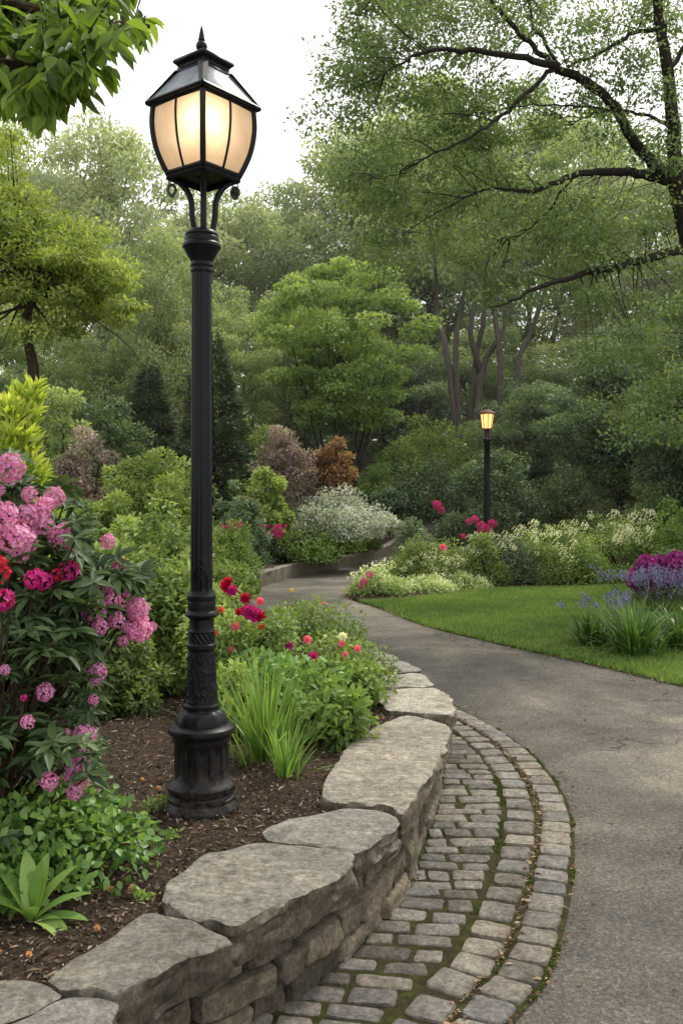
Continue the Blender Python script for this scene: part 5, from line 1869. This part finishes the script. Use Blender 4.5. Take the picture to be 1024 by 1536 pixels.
# yellow-green maple at left
Y = 14.0; X = (45 - 512) / F * Y; z0 = .5
t = thing('maple_tree', 'layered yellow green maple with a slim leaning trunk on the left', 'tree', (X, Y, z0))
g = np.random.default_rng(90)
mb = MB()
O = Vector((X, Y, z0))
trunk = catmull([at(52, 600, Y) - Vector((X, Y, z0)) + Vector((0, 0, -1.6)), at(52, 575, Y) - O, at(44, 520, Y) - O, at(38, 480, Y) - O, at(48, 450, Y) - O, at(30, 410, Y) - O, at(10, 370, Y) - O], 20)
mb.tube(trunk, [.10 - .004 * i for i in range(20)], 8)
C = []
for (x0, x1, y0, y1, n) in [(-120, 60, 285, 330, 34), (-120, 110, 320, 370, 46), (20, 150, 340, 400, 40), (60, 180, 380, 440, 40), (100, 190, 420, 480, 22), (-120, 60, 380, 440, 26), (40, 150, 450, 500, 16), (-120, 30, 440, 540, 24), (-60, 20, 180, 280, 18)]:
    for i in range(n): C.append(tuple(at(g.uniform(x0, x1), g.uniform(y0, y1), g.uniform(Y - 1.2, Y + 1.2)) - O))
C = np.array(C)
for c in C[::2]:
    c = Vector(c); a = trunk[int(g.integers(12, 20))]
    mb.tube(bez(a, a.lerp(c, .5) + Vector((0, 0, .1 * (c - a).length)), c, 6), [.03, .024, .018, .013, .009, .005], 5, False)
lb = catmull([at(0, 372, Y - .8) - O, at(70, 420, Y - .9) - O, at(130, 470, Y - 1) - O, at(190, 515, Y - 1.1) - O, at(207, 540, Y - 1.1) - O], 16)
mb.tube(lb, [.022 - .0012 * i for i in range(16)], 6)
mb.obj('trunk', BARK_BROWN, t)
pos, ax, nr, tn = clump_leaves(C, .36 * (.6 + .7 * g.random(len(C))), 170, 91, .32, droop=.5)
link(bpy.data.objects.new('crown', leaves_mesh('crown', pos, ax, nr, .075 * (.6 + .8 * g.random(len(pos))), tn, L_MAPLE, .45)), t)

# big spreading tree, right foreground
Y = 14.0
O = Vector(((1075 - 512) / F * Y, Y, -.05))
t = thing('spreading_tree', 'large tree with dark forked trunk and long limbs reaching across the sky', 'tree', O)
g = np.random.default_rng(95)
limbs = [
    # (points (px,py,d)), r0, r1
    ([(1075, 960, 14), (1062, 700, 14), (1058, 560, 14), (1050, 440, 14), (1032, 350, 14), (1012, 275, 14)], .22, .165),
    ([(1012, 278, 14), (1008, 180, 13.9), (1000, 100, 13.8), (988, 20, 13.7), (975, -80, 13.6), (950, -220, 13.5)], .13, .05),
    ([(1010, 276, 14), (975, 240, 13.7), (945, 205, 13.4), (925, 165, 13.2), (880, 122, 13), (830, 100, 12.8)], .10, .065),
    ([(830, 100, 12.8), (790, 88, 12.6), (720, 78, 12.3), (650, 75, 12), (600, 95, 11.8), (560, 120, 11.7)], .065, .006),
    ([(830, 100, 12.8), (800, 70, 12.8), (760, 30, 12.8), (725, -20, 12.8), (700, -90, 12.8)], .05, .02),
    ([(826, 105, 12.8), (790, 140, 12.5), (750, 175, 12.3), (700, 210, 12.1), (640, 235, 11.9), (600, 260, 11.8)], .04, .008),
    ([(1006, 272, 14), (960, 262, 13.8), (910, 257, 13.6), (860, 264, 13.3), (800, 287, 13.1), (745, 282, 12.9), (690, 300, 12.7)], .095, .008),
    ([(1034, 372, 14), (980, 385, 13.2), (930, 398, 12.8), (870, 412, 12.6), (810, 430, 12.3), (770, 450, 12.1), (735, 462, 12.0)], .085, .008),
    ([(1006, 190, 13.9), (960, 172, 13.8), (910, 165, 13.8), (860, 185, 13.7)], .035, .01),
    ([(995, 45, 13.8), (950, 50, 13.6), (900, 78, 13.3), (850, 100, 13.1)], .045, .02),
    ([(925, 168, 13.2), (850, 158, 12.8), (780, 160, 12.4), (690, 175, 12.1)], .02, .006),
    ([(840, 98, 12.8), (800, 40, 13.2), (790, -20, 13.6)], .035, .012),
    ([(1000, 110, 13.8), (1030, 60, 14.2), (1060, -20, 14.5)], .05, .02),
    ([(650, 230, 11.9), (600, 262, 11.8), (545, 270, 11.7)], .010, .004),
    ([(860, 264, 13.3), (800, 340, 12.9), (740, 360, 12.6)], .02, .006),
]
mb = MB(); samples = []
for pts, r0, r1 in limbs:
    r0, r1 = r0 * .86, r1 * .86
    P3 = [at(*p) - O for p in pts]
    n = 5 * len(pts)
    cc = catmull(P3, n)
    cc = [c + Vector((g.normal(), g.normal(), g.normal())) * .012 for c in cc]
    mb.tube(cc, [r0 + (r1 - r0) * i / (n - 1) for i in range(n)], 9)
    samples += cc
samples = [s for s in samples if s.z > 3.0]
mb.obj('trunk', BARK_DARK, t)
C = []
def reg(n, x0, x1, y0, y1, d0=12.6, d1=15.6):
    for i in range(int(n * .95)): C.append(tuple(at(g.uniform(x0, x1), g.uniform(y0, y1), g.uniform(d0, d1)) - O))
reg(34, 520, 640, -20, 60); reg(64, 620, 1030, -60, 40); reg(16, 500, 580, 60, 150); reg(30, 540, 700, 60, 150); reg(11, 475, 560, 110, 230, 12.4, 13.4); reg(12, 500, 620, 200, 300, 12.4, 13.4); reg(7, 500, 620, -20, 110, 12.4, 13.6)
reg(46, 620, 850, 110, 215); reg(34, 560, 760, 200, 300); reg(20, 860, 1020, 40, 150); reg(22, 860, 1020, 150, 250)
reg(70, 560, 900, 285, 400); reg(40, 830, 1040, 290, 400); reg(14, 700, 900, 390, 450, 12.5, 14); reg(34, 850, 1040, 420, 560, 12, 14.5); reg(26, 920, 1040, 560, 660, 12.5, 14.8); reg(16, 480, 600, 240, 320)
reg(20, 700, 900, 0, 90)
C = np.array(C)
twg = MB()
for c in C:
    c = Vector(c); a = min(samples, key=lambda q: (q - c).length + g.random() * .5)
    if (a - c).length > 1.5 or g.random() < .3: continue
    twg.tube(bez(a, a.lerp(c, .5) + Vector((g.normal() * .1, g.normal() * .1, .12)), c, 6), [.010, .008, .0065, .005, .004, .003], 4, False)
twg.obj('twigs', BARK_DARK, t)
pos, ax, nr, tn = clump_leaves(C, 0.43 * (.5 + .8 * g.random(len(C))), 165, 96, .5, droop=.35, hollow=.2)
link(bpy.data.objects.new('crown', leaves_mesh('crown', pos, ax, nr, .062 * (.6 + .8 * g.random(len(pos))), tn, L_BIG, .5)), t)

# overhanging branch, upper left (its tree stands outside the frame)
O = Vector((-3.4, 2.6, .3))
t = thing('broadleaf_tree', 'near tree whose large bright leaves hang into the top left corner', 'tree', O)
g = np.random.default_rng(99)
mb = MB()
mb.tube(catmull([Vector((0, 0, -.1)), Vector((.1, .1, 1.2)), Vector((.05, .2, 2.5)), Vector((.3, .4, 3.6))], 14), [.13 - .004 * i for i in range(14)], 9)
ends = []
for pts in [[(.3, .4, 3.2)] + [tuple(at(x, y, d) - O) for x, y, d in ((-300, -60, 3.2), (-120, -30, 3.2), (40, 10, 3.2), (140, 30, 3.2), (225, 40, 3.2))],
            [(.2, .3, 2.9)] + [tuple(at(x, y, d) - O) for x, y, d in ((-300, 60, 3.0), (-120, 70, 3.0), (0, 90, 3.0), (100, 110, 3.0))],
            [(.3, .4, 3.3)] + [tuple(at(x, y, d) - O) for x, y, d in ((-200, -120, 3.4), (0, -90, 3.4), (160, -50, 3.4), (215, -10, 3.4))]]:
    cc = catmull(pts, 30)
    mb.tube(cc, [.03 - .0008 * i for i in range(30)], 6)
    ends += cc[8:]
mb.obj('trunk', BARK_BROWN, t)
P, A, Nn, T = [], [], [], []
sprays = []
for (x0, x1, y0, y1, n) in [(-60, 110, -40, 110, 60), (60, 200, -40, 60, 36), (-40, 90, 90, 150, 26), (100, 170, 40, 100, 14), (30, 75, 140, 175, 6), (180, 225, 20, 60, 6), (60, 130, 90, 140, 10)]:
    for i in range(n): sprays.append(at(g.uniform(x0, x1), g.uniform(y0, y1), g.uniform(2.7, 3.5)) - O)
tw = MB()
for c in sprays:
    a = min(ends, key=lambda q: (q - c).length)
    d = Vector((c - a).normalized() + Vector((g.normal() * .3, g.normal() * .3, -.25))).normalized()
    tw.tube(bez(a, a.lerp(c, .5) + Vector((0, 0, .03)), c, 5), [.004, .0035, .003, .0025, .0015], 4, False)
    tn = .3 + .4 * g.random()
    for k in range(9):
        p = a.lerp(c, .45 + .55 * k / 8) if (c - a).length < .5 else c - d * (.18 * (1 - k / 8))
        ax_ = d * .6 + Vector((g.normal() * .7, g.normal() * .7, -.65 - .3 * g.random()))
        P.append(tuple(p)); A.append(tuple(ax_)); Nn.append(tuple(Vector((g.normal() * .6, g.normal() * .6 - .4, .8)))); T.append(tn + g.normal() * .17)
tw.obj('twigs', BARK_BROWN, t)
link(bpy.data.objects.new('crown', leaves_mesh('crown', np.array(P), np.array(A), np.array(Nn), .085 * (.65 + .6 * g.random(len(P))), np.array(T), L_OVER, .42, T_LEAF)), t)

# wood far behind: one mass
g = np.random.default_rng(120)
n = 900
C = np.column_stack((g.uniform(-42, 42, n), g.uniform(56, 66, n), np.zeros(n)))
C[:, 2] = 3.5 + g.random(n) * (7.5 + 2.5 * np.sin(C[:, 0] * .35) )
pos, ax, nr, tn = clump_leaves(C, 1.5 * (.6 + .7 * g.random(n)), 110, 121, .7)
me = leaves_mesh('distant_woodland', pos, ax, nr, .42 * (.6 + .8 * g.random(len(pos))), tn, L_FORESTMID, .6)
tag(link(bpy.data.objects.new('distant_woodland', me)), kind='stuff')

# small white post seen by the big trunk
mb = MB(); p = at(1016, 706, 24.5)
mb.box(p + Vector((0, 0, .1)), (.10, .08, .55)); mb.box(p + Vector((0, 0, .39)), (.14, .11, .04)); mb.box((p.x, p.y, p.z / 2 - .1), (.05, .05, p.z - .1))
tag(mb.obj('white_sign_post', simple('white_paint', (.75, .76, .78)), None, False), 'small white sign post beside the big dark trunk', 'sign')

# thin summer haze in the air over the wood
mb = MB(); mb.box((0, 62, 20), (170, 88, 44))
m, nt, out = newmat('haze'); vs_ = nt.nodes.new('ShaderNodeVolumeScatter'); vs_.inputs['Color'].default_value = (.95, .98, 1, 1); vs_.inputs['Density'].default_value = .0011; vs_.inputs['Anisotropy'].default_value = .3
nt.links.new(vs_.outputs[0], out.inputs['Volume'])
tag(mb.obj('haze', m, None, False), kind='structure')

# ================================================================= LIGHT, SKY, CAMERA
SUN_EL, SUN_AZ = R(52), R(35)      # azimuth measured from +Y toward +X
w = bpy.data.worlds.new('World'); scene.world = w; w.use_nodes = True
nt = w.node_tree
for n_ in list(nt.nodes): nt.nodes.remove(n_)
out = nt.nodes.new('ShaderNodeOutputWorld'); bg = nt.nodes.new('ShaderNodeBackground')
sky = nt.nodes.new('ShaderNodeTexSky'); sky.sky_type = 'NISHITA'; sky.sun_disc = False
sky.sun_elevation = SUN_EL; sky.sun_rotation = SUN_AZ
sky.air_density = 1.0; sky.dust_density = 3.0
hs = nt.nodes.new('ShaderNodeHueSaturation'); hs.inputs['Saturation'].default_value = .25
nt.links.new(sky.outputs[0], hs.inputs['Color'])
tc = nt.nodes.new('ShaderNodeTexCoord')
cl = nt.nodes.new('ShaderNodeTexNoise'); cl.inputs['Scale'].default_value = 2.0; cl.inputs['Detail'].default_value = 5
nt.links.new(tc.outputs['Generated'], cl.inputs['Vector'])
cr = ramp(nt, cl.outputs['Fac'], [(.3, (6.0, 6.15, 6.4)), (.6, (12.5, 12.4, 12.2))])
mx = mixc(nt, .82, hs.outputs[0], cr)
nt.links.new(mx, bg.inputs[0]); bg.inputs[1].default_value = .148
nt.links.new(bg.outputs[0], out.inputs[0])

sd = bpy.data.lights.new('sun', 'SUN'); sd.energy = 3.0; sd.angle = R(7); sd.color = (1, .94, .84)
so = link(bpy.data.objects.new('sun', sd))
dirv = Vector((math.sin(SUN_AZ) * math.cos(SUN_EL), math.cos(SUN_AZ) * math.cos(SUN_EL), math.sin(SUN_EL)))
so.rotation_euler = dirv.to_track_quat('Z', 'Y').to_euler()

cd = bpy.data.cameras.new('camera'); co = link(bpy.data.objects.new('camera', cd))
co.location = (0, 0, EYE); co.rotation_euler = (R(90), 0, 0)
cd.sensor_fit = 'VERTICAL'; cd.sensor_height = 24; cd.lens = F / 1536 * 24
cd.shift_y = -(768 - HOR) / 1536
cd.clip_end = 1000
scene.camera = co
scene.view_settings.view_transform = 'Standard'; scene.view_settings.look = 'None'; scene.view_settings.exposure = 0
scene.render.engine = 'CYCLES'
scene.cycles.use_denoising = True
scene.cycles.max_bounces = 6; scene.cycles.diffuse_bounces = 3; scene.cycles.transmission_bounces = 4; scene.cycles.transparent_max_bounces = 4; scene.cycles.glossy_bounces = 2
scene.cycles.volume_bounces = 0
scene.cycles.sample_clamp_indirect = 6
